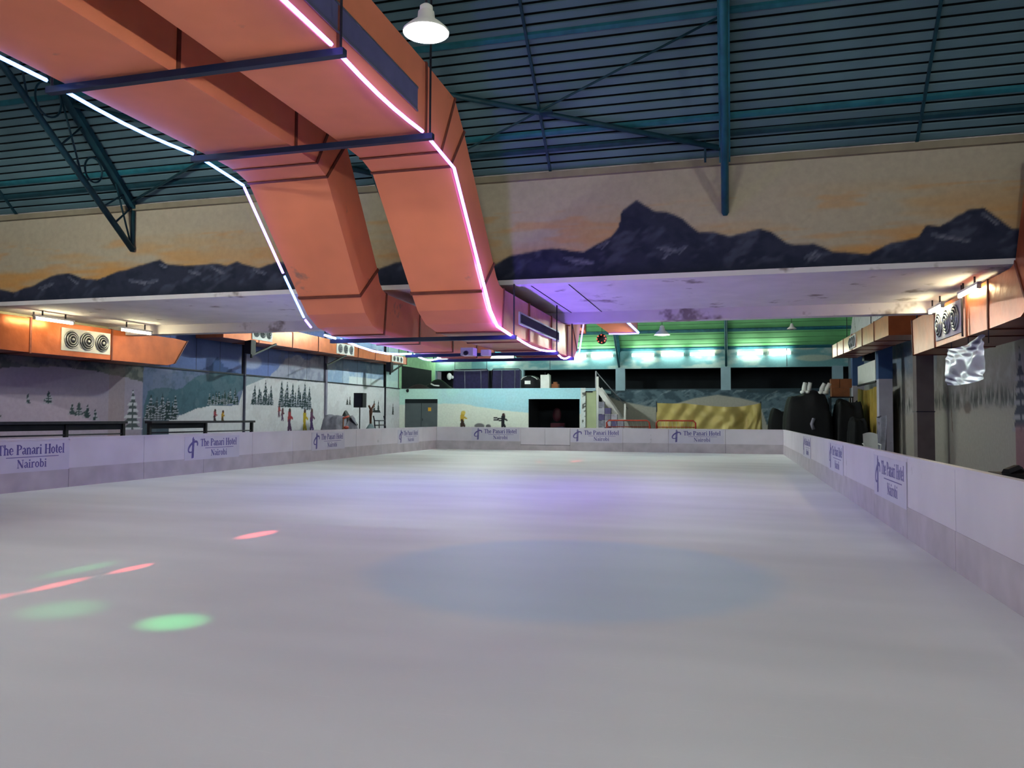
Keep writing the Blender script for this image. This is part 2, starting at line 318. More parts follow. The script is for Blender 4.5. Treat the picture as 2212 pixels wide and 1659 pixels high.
SL = .92
def roof_strip(yw, zw, sgn, d0, d1, x0, x1, th=.025, lift=0.0):
    """strip of roof between distances d0..d1 in from the wall at yw (sgn=-1: bay on the camera side)"""
    y0, y1 = yw + sgn * d0, yw + sgn * d1; z0, z1 = zw + SL * d0 + lift, zw + SL * d1 + lift
    return MB().hexa([(x0, y0, z0), (x1, y0, z0), (x1, y1, z1), (x0, y1, z1), (x0, y0, z0 + th), (x1, y0, z0 + th), (x1, y1, z1 + th), (x0, y1, z1 + th)])
ZR = 6.58
ro = MB()
prof = [(15.75, ZR - .32 + .09), (10.4, ZR + SL * 5.0 + .09), (4.0, 13.2), (-3.5, 11.2), (-9.5, 6.6)]
for (a, b), (c, d) in zip(prof, prof[1:]): ro.hexa([(-20.6, a, b), (8.4, a, b), (8.4, c, d), (-20.6, c, d), (-20.6, a, b + .1), (8.4, a, b + .1), (8.4, c, d + .1), (-20.6, c, d + .1)])
ro = struct(ro.build('ceiling', M['gap_rib_shade']), 'steep metal sheet roof above the near end of the rink')
PITCHD = .1335
for k in range(-1, 34):
    roof_strip(YB, ZR, -1, k * PITCHD + .024, (k + 1) * PITCHD - .022, -20.5, 8.3).build('roof_panel', M['roof'], ro)  # gaps widened over the near-black backing to imitate rib shadows
for d in (.36, .62, 2.0, 3.4): roof_strip(YB, ZR, -1, d, d + .055, -20.5, 8.3, .05, -.055).build('purlin', M['teal'] if d != .36 else M['teal_dark'], ro)
for x in (-17.05, -10.25, -3.47, 3.27): roof_strip(YB, ZR, -1, -.12, 4.4, x - .025, x + .025, .06, -.07).build('rafter', M['teal_dark'], ro)

def truss(x, yw, zoff, label, cat='truss', detail=True, mt='teal'):
    P = lambda d, z, dx=0: (x + dx, yw - d, z + zoff)
    t = thing('roof_truss', label, cat, P(.06, 5.5))
    MB().tube([P(.05, 5.5), P(3.65, 8.42), P(5.6, 9.95)], .07, 8).build('bottom_chord', M[mt], t, True)
    MB().bar(P(.06, 6.5), P(4.6, 6.42 + SL * 4.6), .2, .12).build('top_chord', M[mt], t)
    MB().tube([P(.06, 5.45), P(.06, 6.55)], .045, 8).build('end_post', M[mt], t, True)
    if detail:
        for d, z, r in ((2.52, 8.12, .36), (1.28, 7.02, .27)):
            MB().tube([P(d + r * math.cos(a) * .9, z + r * math.sin(a)) for a in [2 * math.pi * k / 24 for k in range(24)]], .022, 6, closed=True).build('ring', M['teal_dark'], t, True)
        for a, b in (((.1, 5.6), (.62, 6.9)), ((.62, 6.0), (.1, 6.5)), ((.95, 6.3), (.35, 6.75)), ((2.2, 7.25), (1.65, 7.85)), ((1.6, 6.8), (2.25, 8.4)), ((3.0, 7.9), (3.4, 9.35)), ((3.6, 8.4), (3.05, 9.1))):
            MB().tube([P(*a), P(*b)], .022, 6).build('web', M['teal_dark'], t, True)
    return t
truss(-13.55, YB, 0, 'blue lattice truss with rings at upper left of photo', mt='teal_dark')
truss(-6.80, YB, 0, 'blue roof truss mostly hidden between the two orange ducts')
truss(-.06, YB, 0, 'teal roof truss seen edge-on right of the hanging lamp')
def brace(a, b, r, label): tag(MB().tube([a, b], r, 8).build('roof_brace', M['teal_dark'], None, True), label, 'brace')
def onroof(x, d, drop=.16): return (x, YB - d, ZR + SL * d - drop)
brace(onroof(-6.7, 1.82), onroof(-.14, .28), .055, 'thick teal diagonal brace falling rightward behind the lamp')
brace(onroof(-6.7, .12), onroof(-.14, 2.05), .022, 'thin dark rod crossing the thick brace beside the lamp')
brace(onroof(-13.45, 1.95), onroof(-6.9, .25), .055, 'thick diagonal brace between the left truss and orange duct')
brace(onroof(-13.45, .2), onroof(-6.9, 1.95), .03, 'thin diagonal rod rising from the left truss foot')
cp = MB().box(-3.42, -3.18, 14.2, 14.45, 7.33, 7.36).build('brace_plate', M['teal_dark']); tag(cp, 'small steel plate where the two roof braces cross', 'plate')
tag(MB().tube([(-.42, 15.2, 6.45), (-.42, 15.12, 6.98)], .02, 6).build('hanger_rod', M['teal_dark'], None, True), 'short vertical rod beside the edge-on teal truss', 'rod')

# ------------------------------------------------------------------ second bay: side walls, far wall, roof
XW, YBX, YF = -19.6, 44.8, 51.0
TREES = [(18.96,1.92,0.41),(19.83,1.62,0.33),(20.10,1.57,0.44),(20.44,1.50,0.41),(20.76,1.43,0.34),(23.27,1.52,0.81),(23.57,1.52,0.72),(23.85,1.50,0.88),(24.14,1.50,0.72),(24.53,1.55,0.77),(26.72,2.07,0.40),(27.07,2.06,0.51),(27.45,2.06,0.58),(27.82,2.05,0.64),(28.16,2.06,0.68),(29.53,2.10,0.85),(29.88,2.10,0.74),(30.34,2.09,1.06),(30.77,2.12,0.82),(31.63,1.99,1.21),(32.10,1.99,1.17),(32.57,2.00,1.12),(33.10,2.01,1.04),(33.65,1.93,1.30),(34.08,1.89,1.14)]
def left_paint(U, V):
    p = Paint(U, V, (186, 180, 200))
    # near stretch: grey wooded slope over snow
    near = U < 22.9
    p.mix(near * 1.0, (150, 140, 160)); p.mix(near * np.clip((V - 2.6) * 2, 0, 1) * .5, (134, 130, 134))
    A = near & (V > np.interp(U, [15, 17.3, 18.2, 19.34, 20.61, 22.01, 22.88], [2.85, 2.89, 2.99, 3.05, 3.02, 2.87, 2.75]) + .06 * (fbm(U, V, 6) - .5))
    p.mix(A * 1.0, (112, 112, 108)); p.mix(A * np.clip((fbm(U, V, 4) - .45) * 6, 0, 1) * .7, (66, 74, 74))
    p.below([(15, 2.3), (17.33, 2.12), (18.88, 1.96), (19.92, 1.69), (20.66, 1.40), (22, 1.1)], (176, 164, 186), .8, .06)
    p.mix(((U > 21.3) & (U < 22.0)) * .35, (140, 118, 110))  # upright shadow strip, painted into the wall colour as a brown tint
    # blue mountains
    B = (U >= 22.9) & (U < 28.73); p.mix(B * 1.0, (118, 128, 152)); p.mix(B * np.clip((V - 3.1) * 3, 0, 1) * .8, (104, 112, 156))
    p.below([(22.87,3.16),(23.32,3.31),(24.16,3.13),(25.03,3.28),(25.83,3.28),(26.96,3.49),(28.73,3.38)], (96, 108, 140), .8, .08, .1, 2)
    p.poly([(22.91,1.87),(23.12,2.44),(23.70,2.58),(24.80,2.58),(25.57,3.05),(26.96,3.40),(28.73,3.31),(28.75,2.72),(28.36,2.61),(28.06,2.22),(27.01,1.93),(25.89,1.73),(24.58,1.64),(23.85,1.47),(22.93,1.47)], (70, 98, 112), 1, .12, 4)
    p.mix(B * (V < 3.3) * np.clip((fbm(U, V, 5) - .5) * 5, 0, 1) * .35, (52, 80, 92))
    p.poly([(22.9, .2), (22.9, 1.5), (24.5, 1.45), (24.3, .2)], (60, 74, 84), .8, .1)
    # snow field and upper sky of the far stretches
    C = U >= 28.73; p.mix(C * (V > 3.32) * 1.0, (104, 120, 176))
    p.poly([(24.22,1.42),(25.88,1.91),(27.01,2.00),(28.38,2.02),(28.74,2.82),(30.55,3.30),(31.66,3.42),(35.72,3.39),(42.68,3.33),(52,3.36),(52,0.0),(24.23,0.0)], (204, 204, 210), 1, .06, 2)
    p.poly([(28.73, 3.3), (28.73, 2.8), (29.6, 3.05), (30.5, 3.33)], (120, 140, 150), .8)
    up = V > 3.32
    p.poly([(25.83,3.33),(26.52,3.55),(26.95,3.91),(27.40,3.57),(28.50,3.33)], (58, 76, 118), .9, .08)
    p.mix((up & (U < 28.73)) * .9 * (V > 3.9), (92, 108, 160)); p.mix((up & (U < 28.73)) * .8 * (V <= 3.9) * (U > 22), (88, 104, 154))
    p.poly([(25.83,3.33),(26.52,3.55),(26.95,3.95),(27.40,3.57),(28.50,3.33)], (58, 76, 118), .9, .08)
    p.blob((29.2, 3.9), .9, .35, (170, 176, 200), .7)
    p.poly([(30.6,3.3),(32.03,4.23),(32.82,4.50),(33.88,4.25),(35.44,4.75),(35.62,3.3)], (156, 158, 178), 1, .25, 2)
    p.mix((up & (U > 31) & (U < 35.6)) * np.clip((fbm(U, V, 3) - .5) * 5, 0, 1) * .55, (112, 118, 142))
    D = up & (U > 35.62); p.mix(D * 1.0, (140, 164, 196)); p.mix(D * np.clip((fbm(U, V, 1.4) - .48) * 6, 0, 1) * .6, (190, 204, 214))
    p.mix((D & (U > 38.2) & (V < 3.75)) * .9, (206, 214, 216))
    p.mix((~up & (U > 43.0)) * .5 * np.clip((V - 2.4) * 2, 0, 1), (180, 206, 196))
    p.mix((up & (U > 42.6)) * .8, (186, 212, 206))
    for u, z, h in TREES: p.tree(u, z, h, h * .44 if u < 21.5 else None)
    for u in np.arange(23.1, 24.7, .16): p.tree(u, 1.42, .5 + .25 * random.random(), .12, (34, 52, 54))
    for u in np.arange(26.5, 28.4, .2): p.tree(u, 2.02 + .05 * random.random(), .35 + .2 * random.random(), .11, (36, 62, 58))
    for u in np.arange(31.5, 34.3, .22): p.tree(u, 1.98, .5 + .3 * random.random(), .16, (38, 58, 62))
    for u in np.arange(29.4, 30.9, .2): p.tree(u, 2.08, .4 + .2 * random.random(), .14, (40, 60, 64))
    p.tree(22.4, 1.1, 1.36, .42, (70, 80, 84), (196, 196, 208), .8)
    p.tree(18.24, 1.94, .3); p.tree(17.2, 1.5, .5, .2, (60, 48, 50)); p.tree(16.6, 1.4, .5, .2)
    for u, z, h, w in ((41.30,1.85,0.74,.16),(41.86,1.83,0.70,.16),(43.9,1.70,0.67,.14),(38.0,2.2,.4,.14),(38.3,2.2,.45,.12)): p.tree(u, z, h, w, (40, 48, 46), (190, 190, 190), .2)
    p.poly([(41.0, 1.83), (42.2, 1.83), (42.0, 1.95), (41.2, 1.95)], (40, 46, 46))
    SK = [(26.83,1.34,.5,(150,60,70),(60,40,50)),(27.33,1.34,.46,(170,130,40),(90,70,40)),(31.42,1.57,.5,(150,60,60),(90,60,80)),(31.7,1.40,.55,(90,50,60),(80,60,90)),(32.3,.93,1.0,(150,50,56),(80,54,86)),(33.65,.91,1.0,(176,150,40),(170,146,44)),(34.3,.94,1.0,(86,52,80),(70,50,100))]
    for u, z, h, a, b in SK: p.skier(u, z, h, a, b)
    p.mix(.12 * (fbm(U, V, 1.1) > .6) * (V < 3.3), (150, 140, 150))
    return p.c
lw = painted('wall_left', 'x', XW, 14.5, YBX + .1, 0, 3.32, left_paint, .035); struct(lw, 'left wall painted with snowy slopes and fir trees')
MB().box(XW - .3, XW - .06, 14.5, YF + .3, 0, 8.2).build('masonry', M['concrete'], lw)
MB().box(XW - .06, XW + .05, 14.5, YBX, 3.29, 3.34).build('ledge', M['steel'], lw)
cols_y = [16.0, 22.6, 28.73, 35.62, 42.68]
for i, y in enumerate(cols_y):
    y1 = cols_y[i + 1] if i + 1 < len(cols_y) else YBX
    n = 4 if i + 1 < len(cols_y) else 1; w = (y1 - y - .3) / n
    for k in range(n):
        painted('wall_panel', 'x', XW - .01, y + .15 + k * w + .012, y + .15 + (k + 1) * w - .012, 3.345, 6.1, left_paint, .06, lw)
    if i >= 2: MB().box(XW - .05, XW + .08, y - (.08 if i == 3 else .04), y + (.08 if i == 3 else .04), 0, 6.1).build('pilaster', mat('grey_pilaster', (128, 124, 144), .7) if i == 3 else mat('slate_pilaster', (70, 72, 92), .7) if i == 2 else M['steel'], lw)
MB().box(XW - .06, XW - .02, 14.5, YBX, 3.3, 6.2).build('panel_backing', M['steel'], lw)

def right_paint(U, V):
    p = Paint(U, V, (136, 130, 126)); f = fbm(U, V, 1.5)
    p.mix(np.clip((V - 3.1) * 1.5, 0, 1) * .7 * (U > 30), (96, 118, 150)); p.mix(.4 * np.clip((f - .45) * 5, 0, 1), (176, 172, 172))
    band = np.clip(1 - abs(V - 2.2 - .2 * (fbm(U, U * 0, 1.2) - .5)) / .42, 0, 1) * (U > 22.3); st = np.clip((fbm(U * 5, V * .9, 2) - .42) * 6, 0, 1); p.mix(.9 * band * st, (66, 68, 66))
    p.below([(14, 1.9), (23, 1.95), (30, 1.9), (35, 1.8), (52, 1.8)], (150, 143, 136), 1, .08, .3, 1.5)
    p.mix((U < 21.6) * np.clip((V - 1.6) * 2, 0, 1) * .85, (136, 108, 82)); p.mix((U < 20.5) * .8 * np.clip((fbm(U, V, 2) - .48) * 6, 0, 1) * (V < 2.8), (84, 82, 84))
    p.tree(22.0, 1.3, 2.1, .62, (64, 66, 80), (150, 146, 152), .7)
    p.mix((U < 22.4) * np.clip((1.55 - V) / .2, 0, 1) * .9, (128, 90, 98))
    p.blob((33.2, 1.6), .35, .45, (60, 68, 130), .8); p.blob((33.2, 2.0), .18, .18, (60, 50, 56), .9); p.line((28.2, 1.2), (28.3, 1.9), .05, (104, 78, 70), .6); p.blob((26.5, 1.95), .4, .2, (98, 84, 80), .7)
    return p.c
rw = painted('wall_right', 'x', 6.9, 12.0, YF, 0, 6.4, right_paint, .06); struct(rw, 'right wall painted with misty fir trees behind the columns')
MB().box(6.93, 7.2, 12.0, YF, 0, 8.2).build('masonry', M['concrete'], rw)
MB().tube([(6.8, 20.9, 0), (6.8, 20.9, 4.3)], .06, 8).build('pipe', M['steel'], rw, True); MB().tube([(6.8, 19.7, 0), (6.8, 19.7, 4.3)], .06, 8).build('pipe', M['steel'], rw, True)
for y, kind, lab in ((28.8, 'dcolumn', 'dark grey square column nearest on the right behind the boards'), (35.6, 'column', 'pale column with blue top, middle of the three on the right'), (42.7, 'column', 'pale column with blue top beside the mustard curtain, farthest right')):
    t = thing('column', lab, 'column', (6.2, y, 0))
    MB().box(5.94, 6.46, y - .26, y + .26, -.06, 3.25 if kind == 'column' else 4.6).build('shaft', M[kind], t)
    if kind == 'column': MB().box(5.93, 6.47, y - .27, y + .27, 3.25, 5.6).build('blue_cap', M['bluecap'], t, label='blue painted top of the column')
    else: MB().box(5.92, 6.48, y - .28, y + .28, 1.83, 1.86).build('joint_band', M['steel'], t)

# far wall
def far_paint(U, V):
    p = Paint(U, V, (116, 164, 172)); f = fbm(U * .7, V * 1.6, 1.2)
    p.mix(np.clip((f - .5) * 6, 0, 1) * .75, (190, 206, 200)); p.mix(.5 * np.clip((V - 5.9) * 3, 0, 1), (96, 150, 160))
    p.mix((U < -17) * .6, (170, 206, 180))
    for c, a in (((-1.2, 5.95), .8), ((-1.0, 5.8), .6), ((2.0, 5.9), .5), ((4.5, 6.0), .9), ((5.0, 5.3), 1.2), ((-4.0, 5.85), .6)): p.blob(c, a, .22, (204, 204, 184), .7)
    return p.c
def farlow_paint(U, V):
    p = Paint(U, V, (60, 74, 84))
    p.below([(-21, 3.2), (-7.13, 3.16), (-6.53, 3.31), (-5.05, 3.39), (-3.59, 3.30), (-2.43, 3.38), (-1.01, 3.20), (-.45, 3.43), (1.5, 3.2), (8, 3.1)], (96, 116, 130), 1, .06, .2, 2)
    p.mix(.7 * (V < 3.4) * np.clip((fbm(U + V, V - U * .3, 2.2) - .46) * 6, 0, 1), (58, 76, 88)); p.mix(.6 * (V < 3.35) * np.clip((fbm(U * 1.3 - V * 2, V * 1.2, 2) - .58) * 8, 0, 1), (150, 164, 172))
    p.below([(-21, 3.2), (-8.04, 3.17), (-6.98, 2.71), (-5.05, 2.32), (-4.46, 2.27), (-3.30, 2.50), (-2.15, 2.85), (-.73, 3.06), (.66, 2.85), (1.76, 2.56), (2.2, 1.2), (8, 1.0)], (176, 172, 164), 1, .06)
    return p.c
MB().box(XW - .05, XW - .02, YBX, YF, 3.3, 8).build('green_plaster', mat('pale_green_plaster', (150, 190, 150), .8), lw)
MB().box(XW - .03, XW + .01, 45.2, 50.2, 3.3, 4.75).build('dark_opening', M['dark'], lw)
fw = painted('wall_far', 'y', YF, -20.2, 7.0, 4.76, 6.3, far_paint, .06); struct(fw, 'far wall painted sky blue with clouds above dark openings')
painted('lower_mural', 'y', YF + .02, -20.2, 7.0, 0, 3.45, farlow_paint, .06, fw)
MB().box(-20.2, 7.0, YF + .05, YF + .3, 4.76, 8.2).build('beam', M['pale_blue'], fw); MB().box(-20.2, 7.0, YF + .05, YF + .3, 0, 3.4).build('parapet', M['pale_blue'], fw)
for x in (-19.9, -13.6, -6.83, -.23, 6.3): MB().box(x - .3, x + .3, YF - .04, YF + .34, 3.35, 4.8).build('pier', M['pale_blue'], fw)
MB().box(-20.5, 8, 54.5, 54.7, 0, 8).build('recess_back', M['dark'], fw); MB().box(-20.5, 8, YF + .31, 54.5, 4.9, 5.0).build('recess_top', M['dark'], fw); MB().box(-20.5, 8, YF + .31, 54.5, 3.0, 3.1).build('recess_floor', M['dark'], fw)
for x in (-18.2, -15.9, -11.5, 3.4): MB().box(x - .015, x + .015, YF - .012, YF, 4.8, 6.2).build('wall_joint', M['steel'], fw)

ZR2 = 5.98
r2 = MB(); prof2 = [(51.2, ZR2 - .1), (45.5, ZR2 + SL * 5.5 + .1), (36, 14.2), (26.5, ZR + SL * 5.6 + .1), (20.5, ZR + .05)]
for (a, b), (c, d) in zip(prof2, prof2[1:]): r2.hexa([(-20.2, a, b), (7.2, a, b), (7.2, c, d), (-20.2, c, d), (-20.2, a, b + .1), (7.2, a, b + .1), (7.2, c, d + .1), (-20.2, c, d + .1)])
r2 = struct(r2.build('ceiling', M['gap_rib_shade']), 'green lit sheet roof over the far end of the rink')
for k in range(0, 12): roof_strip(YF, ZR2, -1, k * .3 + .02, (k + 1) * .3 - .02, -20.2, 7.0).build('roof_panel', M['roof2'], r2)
for d in (.02, 1.1, 2.3): roof_strip(YF, ZR2, -1, d, d + .12, -20.2, 7.0, .07, -.09).build('purlin', M['teal'], r2)
truss(-6.9, YF, -.62, 'teal truss foot on the far wall left of the tubes trio', detail=False)
truss(-.2, YF, -.62, 'teal truss foot on the far wall right of the tubes trio', detail=False)

# ------------------------------------------------------------------ store room block at the back left
def room_paint(U, V):
    p = Paint(U, V, (160, 208, 222)); p.mix(np.clip((-14 - U) / 4, 0, 1) * .8, (190, 222, 204)); p.mix(.5 * np.clip((fbm(U, V, .8) - .45) * 4, 0, 1), (170, 204, 216))
    p.below([(-20, 2.3), (-17.08, 2.39), (-15.45, 2.39), (-14.57, 2.22), (-13.13, 2.01), (-11.43, 1.85), (-8, 1.8)], (212, 216, 206), 1, .05, .06)
    p.mix((U > -8.28) * 1.0, (206, 212, 212)); p.mix((U > -8.2) * np.clip((fbm(U, V, 5) - .62) * 12, 0, 1), (92, 92, 88))
    p.skier(-15.5, 1.0, .92, (190, 156, 60), (60, 44, 40)); p.blob((-15.42, 1.85), .15, .13, (206, 180, 90)); p.skier(-12.95, .95, .85, (34, 34, 40), (34, 34, 40))
    p.line((-13.0, 1.5), (-13.5, 1.55), .04, (34, 34, 40)); p.line((-13.0, 1.4), (-13.5, 1.42), .04, (34, 34, 40))
    p.blob((-14.4, 1.06), .35, .18, (110, 108, 112)); p.blob((-13.85, 1.04), .18, .14, (100, 98, 104))
    return p.c
rm = painted('wall_back_room', 'y', YBX, -19.58, -17.08, 2.67, 3.3, room_paint, .04); struct(rm, 'low store room front painted pale blue with a snow bank')
painted('wall_face', 'y', YBX, -19.58, -19.2, 0, 2.67, room_paint, .04, rm); painted('wall_face', 'y', YBX, -17.08, -11.38, 0, 3.3, room_paint, .04, rm)
painted('wall_face', 'y', YBX, -11.38, -8.35, 2.66, 3.3, room_paint, .04, rm); painted('wall_face', 'y', YBX, -8.35, -8.0, 0, 3.3, room_paint, .04, rm)
MB().box(-19.58, -7.42, YBX + .03, YF - .1, 3.12, 3.29).build('deck', M['pale_blue'], rm)
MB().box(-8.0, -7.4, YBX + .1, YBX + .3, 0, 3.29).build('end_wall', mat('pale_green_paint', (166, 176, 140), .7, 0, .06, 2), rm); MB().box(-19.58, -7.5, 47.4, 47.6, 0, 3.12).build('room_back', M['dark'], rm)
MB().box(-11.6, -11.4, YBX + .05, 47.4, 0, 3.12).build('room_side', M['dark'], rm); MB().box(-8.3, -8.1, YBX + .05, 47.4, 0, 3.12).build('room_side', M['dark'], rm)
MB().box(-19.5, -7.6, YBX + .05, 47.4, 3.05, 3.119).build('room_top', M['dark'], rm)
d1 = MB().box(-19.2, -17.08, YBX + .04, YBX + .08, 0, 2.67).build('door_1', M['grey_door']); struct(d1, 'grey steel double door at the left end of the store room')
MB().box(-19.2, -17.08, YBX + .0, YBX + .04, 2.42, 2.66).build('door_header', M['dark'], d1); MB().box(-18.15, -18.13, YBX + .03, YBX + .045, 0, 2.42).build('door_joint', M['dark'], d1)
MB().box(-17.7, -17.5, YBX + .025, YBX + .04, 1.94, 2.16).build('notice', mat('yellow_notice', (206, 150, 44), .6), d1, label='small yellow notice on the door'); MB().tube([(-18.05, YBX + .0, 1.35), (-18.05, YBX + .0, 1.5)], .02, 6).build('handle', M['steel'], d1)
tag(MB().box(-10.4, -9.6, 46.3, 46.8, 0, 1.25).ball((-9.98, 46.2, 1.75), .27, .16, .42).build('parked_machine', mat('dark_red_plastic', (52, 16, 26), .5), None, True), 'dark red machine parked inside the dark doorway', 'machine')
tag(MB().box(-11.0, -9.0, 45.2, 46.0, 0, .75).tube([(-10.0, 45.25, .9), (-9.5, 45.25, 1.02), (-9.1, 45.25, .9)], .06, 6).build('low_trolley', mat('navy_plastic', (24, 26, 54), .5), None, False), 'navy blue low trolley just inside the dark doorway', 'trolley')

# things on the store room deck
def loop_frame(x0, x1, y, z0, z1, lab, tilt=0):
    t = thing('barrier_frame', lab, 'frame', ((x0 + x1) / 2, y, z0)); r = .12
    MB().tube([(x0, y, z0 + .04), (x0 + tilt, y, z1 - r), (x0 + tilt + r, y, z1), (x1 - r, y, z1), (x1, y, z1 - r), (x1, y, z0 + .04)], .03, 6).build('tube_frame', M['steel'], t, True)
    MB().box(x0 + .06, x1 - .06, y + .04, y + .06, z0 + .0, z1 - .06).build('mesh_panel', M['purple_mesh'], t)
    for k in (.36, .8): MB().tube([(x0 + (x1 - x0) * k, y - .03, z0 + .0), (x0 + (x1 - x0) * k - tilt * .3, y - .03, z1 - .04)], .025, 6).build('strut', M['chrome'], t, True)
loop_frame(-16.7, -14.3, 46.3, 3.29, 4.55, 'tilted dark mesh frame on the deck beside the black machine', .1)
loop_frame(-14.2, -12.3, 46.5, 3.29, 4.55, 'dark mesh frame with rounded corner on the deck next to round bag')
tag(MB().tube([(-15.5 + 1.15 * math.cos(a), 46.1 + .25 * math.sin(a), 4.48 + .05 * math.sin(a)) for a in [2 * math.pi * k / 28 for k in range(28)]], .03, 6, closed=True).build('hoop', M['chrome'], None, True), 'thin metal hoop lying on top of the tilted frame', 'hoop')
t = thing('round_bag', 'black domed bag with white stripes and a label on the deck', 'bag', (-11.65, 46.3, 3.29))
MB().lathe([(.56, 0), (.6, .15), (.58, .55), (.48, .72), (.25, .82), (.02, .85)], (-11.65, 46.3, 3.29), 24).build('body', M['black'], t, True)
for s in (-1, 1): MB().tube([(-11.65 + s * .5, 46.0, 3.29 + .58), (-11.65 + s * .36, 45.92, 3.29 + .70), (-11.65 + s * .16, 45.95, 3.29 + .76)], .035, 6).build('stripe', M['white'], t, True)
MB().box(-11.85, -11.5, 45.67, 45.70, 3.58, 3.78).build('label_patch', M['white'], t)
t = thing('canister', 'white square canister with a small spout on the deck', 'canister', (-10.7, 46.3, 3.29)); MB().box(-10.98, -10.43, 46.1, 46.5, 3.29, 4.15).build('body', M['white'], t)
MB().tube([(-10.75, 46.3, 4.15), (-10.75, 46.3, 4.32)], .035, 8).build('spout', M['steel'], t, True); MB().tube([(-10.6, 46.3, 4.15), (-10.55, 46.3, 4.22), (-10.46, 46.3, 4.15)], .02, 6).build('handle', M['white'], t, True)
t = thing('covered_machine', 'black covered machine with white trim at left on the deck', 'machine', (-17.4, 46.4, 3.29))
MB().grid(lambda u, v: (-18.9 + 2.4 * u, 46.0 + .9 * v, 3.29 + math.sin(math.pi * v) ** .5 * (.12 + .75 * math.sin(math.pi * min(1, u * 1.05)) ** 2 * (.5 + .5 * u)) if 0 < v < 1 else 3.29), 20, 10).build('cover', M['black'], t, True)
MB().ball((-16.75, 45.95, 4.1), .16, .14, .22).build('white_cap', M['white'], t, True); MB().ball((-16.55, 45.95, 4.05), .09, .1, .1).build('white_knob', M['white'], t, True)
MB().tube([(-17.95, 45.9, 3.65), (-17.75, 45.9, 3.55), (-17.4, 45.9, 3.52)], .05, 6).build('white_trim', M['white'], t, True)
tag(MB().grid(lambda u, v: (-19.4 + 1.6 * u, 45.1 + .9 * v, 3.29 + .34 * math.sin(math.pi * u) * math.sin(math.pi * v)), 14, 8).build('dark_heap', mat('dark_brown_cloth', (44, 34, 36), .9), None, True), 'low dark brown cloth heap at the deck corner', 'cloth')
tag(MB().box(-10.3, -9.9, 46.1, 46.5, 3.29, 3.6).box(-10.2, -9.98, 46.15, 46.4, 3.6, 3.72).build('small_carton', M['brown'], None), 'small brown carton right of the white canister', 'carton')

# staircase to the deck
t = thing('staircase', 'white staircase with railing right of the store room', 'staircase', (-6.9, 45.2, 0))
for k in range(9): z = .3 + k * .33; x = -5.3 - k * .235; MB().box(x - .13, x + .13, 44.95, 46.0, z - .04, z).build('step', M['column'], t)
for y in (44.93, 46.02): MB().bar((-5.15, y, .25), (-7.35, y, 3.3), .06, .26).build('stringer', M['white'], t)
MB().bar((-7.32, 44.9, 0), (-7.32, 44.9, 3.95), .12).build('post', M['white'], t); MB().bar((-7.58, 45.9, 3.25), (-7.58, 45.9, 4.33), .08).build('post', M['chrome'], t); MB().bar((-5.75, 44.9, 0), (-5.75, 44.9, 2.4), .1).build('post', M['white'], t)
MB().tube([(-7.58, 45.9, 4.31), (-7.32, 45.9, 4.0), (-5.7, 45.9, 2.1)], .03, 6).build('handrail', M['chrome'], t, True); MB().bar((-7.3, 44.9, 3.2), (-5.8, 44.9, 1.2), .06, .14).build('handrail', M['white'], t)
pd = thing('crate_stack', 'stacked grey and purple cubes under the staircase', 'crates', (-6.7, 44.6, 0))
for i in range(4):
    for j in range(7):
        if j * .36 < 2.5 - i * .45: MB().box(-7.2 + i * .36, -6.86 + i * .36, 44.45, 44.75, j * .36, j * .36 + .34).build('cube', [M['greycloth'], mat('dusk_purple', (86, 80, 120), .7), M['column']][(i * 2 + j) % 3], pd)

# gold sheet, goals
t = thing('gold_sheet', 'gold tarpaulin hung with creases behind the far boards', 'tarpaulin', (-1.2, 44, 0))
def goldf(u, v):
    x = -3.9 + 5.5 * u; top = 2.42 - .22 * math.sin(math.pi * max(0, (u - .28) / .72)) * (u > .28) - .03 * math.sin(9 * u); fan = math.sin((u * 26 + v * 3 * (1 - u)) * (1.2 if u > .7 else .6)) * (.20 if u > .65 else .10)
    rr = math.hypot(1.6 - x, (1 - v) * 2.3); fan += .15 * math.sin(30 * math.atan2((1 - v) * 2.3 + .01, 1.7 - x)) * min(1, rr) * max(0, 1 - rr / 3.2)
    return (x + (.1 * (1 - v) if u > .8 else 0), 44 + fan * (1 - .35 * v) + .09 * math.sin(23 * u + 9 * v) * v + .05 * math.sin(41 * u - 12 * v), .1 + (top - .1) * v)
MB().grid(goldf, 90, 14).build('sheet', M['gold'], t, True)
for x in (-3.9, 1.6): MB().tube([(x, 44.14, 0), (x, 44.14, 2.5)], .03, 6).build('pole', M['steel'], t, True)
def goal(x0, x1, y, lab):
    t = thing('hockey_goal', lab, 'goal', ((x0 + x1) / 2, y, 0)); r = .12; zt = 1.45
    MB().tube([(x0, y, 0), (x0, y, zt - r), (x0 + r, y, zt), (x1 - r, y, zt), (x1, y, zt - r), (x1, y, 0)], .04, 8).build('front_frame', M['red'], t, True)
    for x in (x0, x1): MB().tube([(x, y, .05), (x, y + .9, .05), (x, y + .55, 1.1), (x, y + .05, zt - .1)], .025, 6).build('side_frame', M['red'], t, True)
    MB().tube([(x0, y + .55, 1.1), (x1, y + .55, 1.1)], .025, 6).build('rear_bar', M['red'], t, True)
    nb = MB()
    for k in range(11): x = x0 + (x1 - x0) * k / 10; nb.tube([(x, y + .04, zt - .05), (x, y + .55, 1.1), (x, y + .9, .05)], .007, 4)
    for k in range(6): z = .1 + k * .18; nb.tube([(x0, y + .9 - .33 * (z - .05), z), (x1, y + .9 - .33 * (z - .05), z)], .007, 4)
    n_ = nb.build('net', M['white'], t); n_['kind'] = 'stuff'
goal(-6.45, -4.15, 42.6, 'red framed goal behind the boards in front of the staircase'); goal(-3.8, -1.75, 42.8, 'red framed goal in front of the gold sheet')
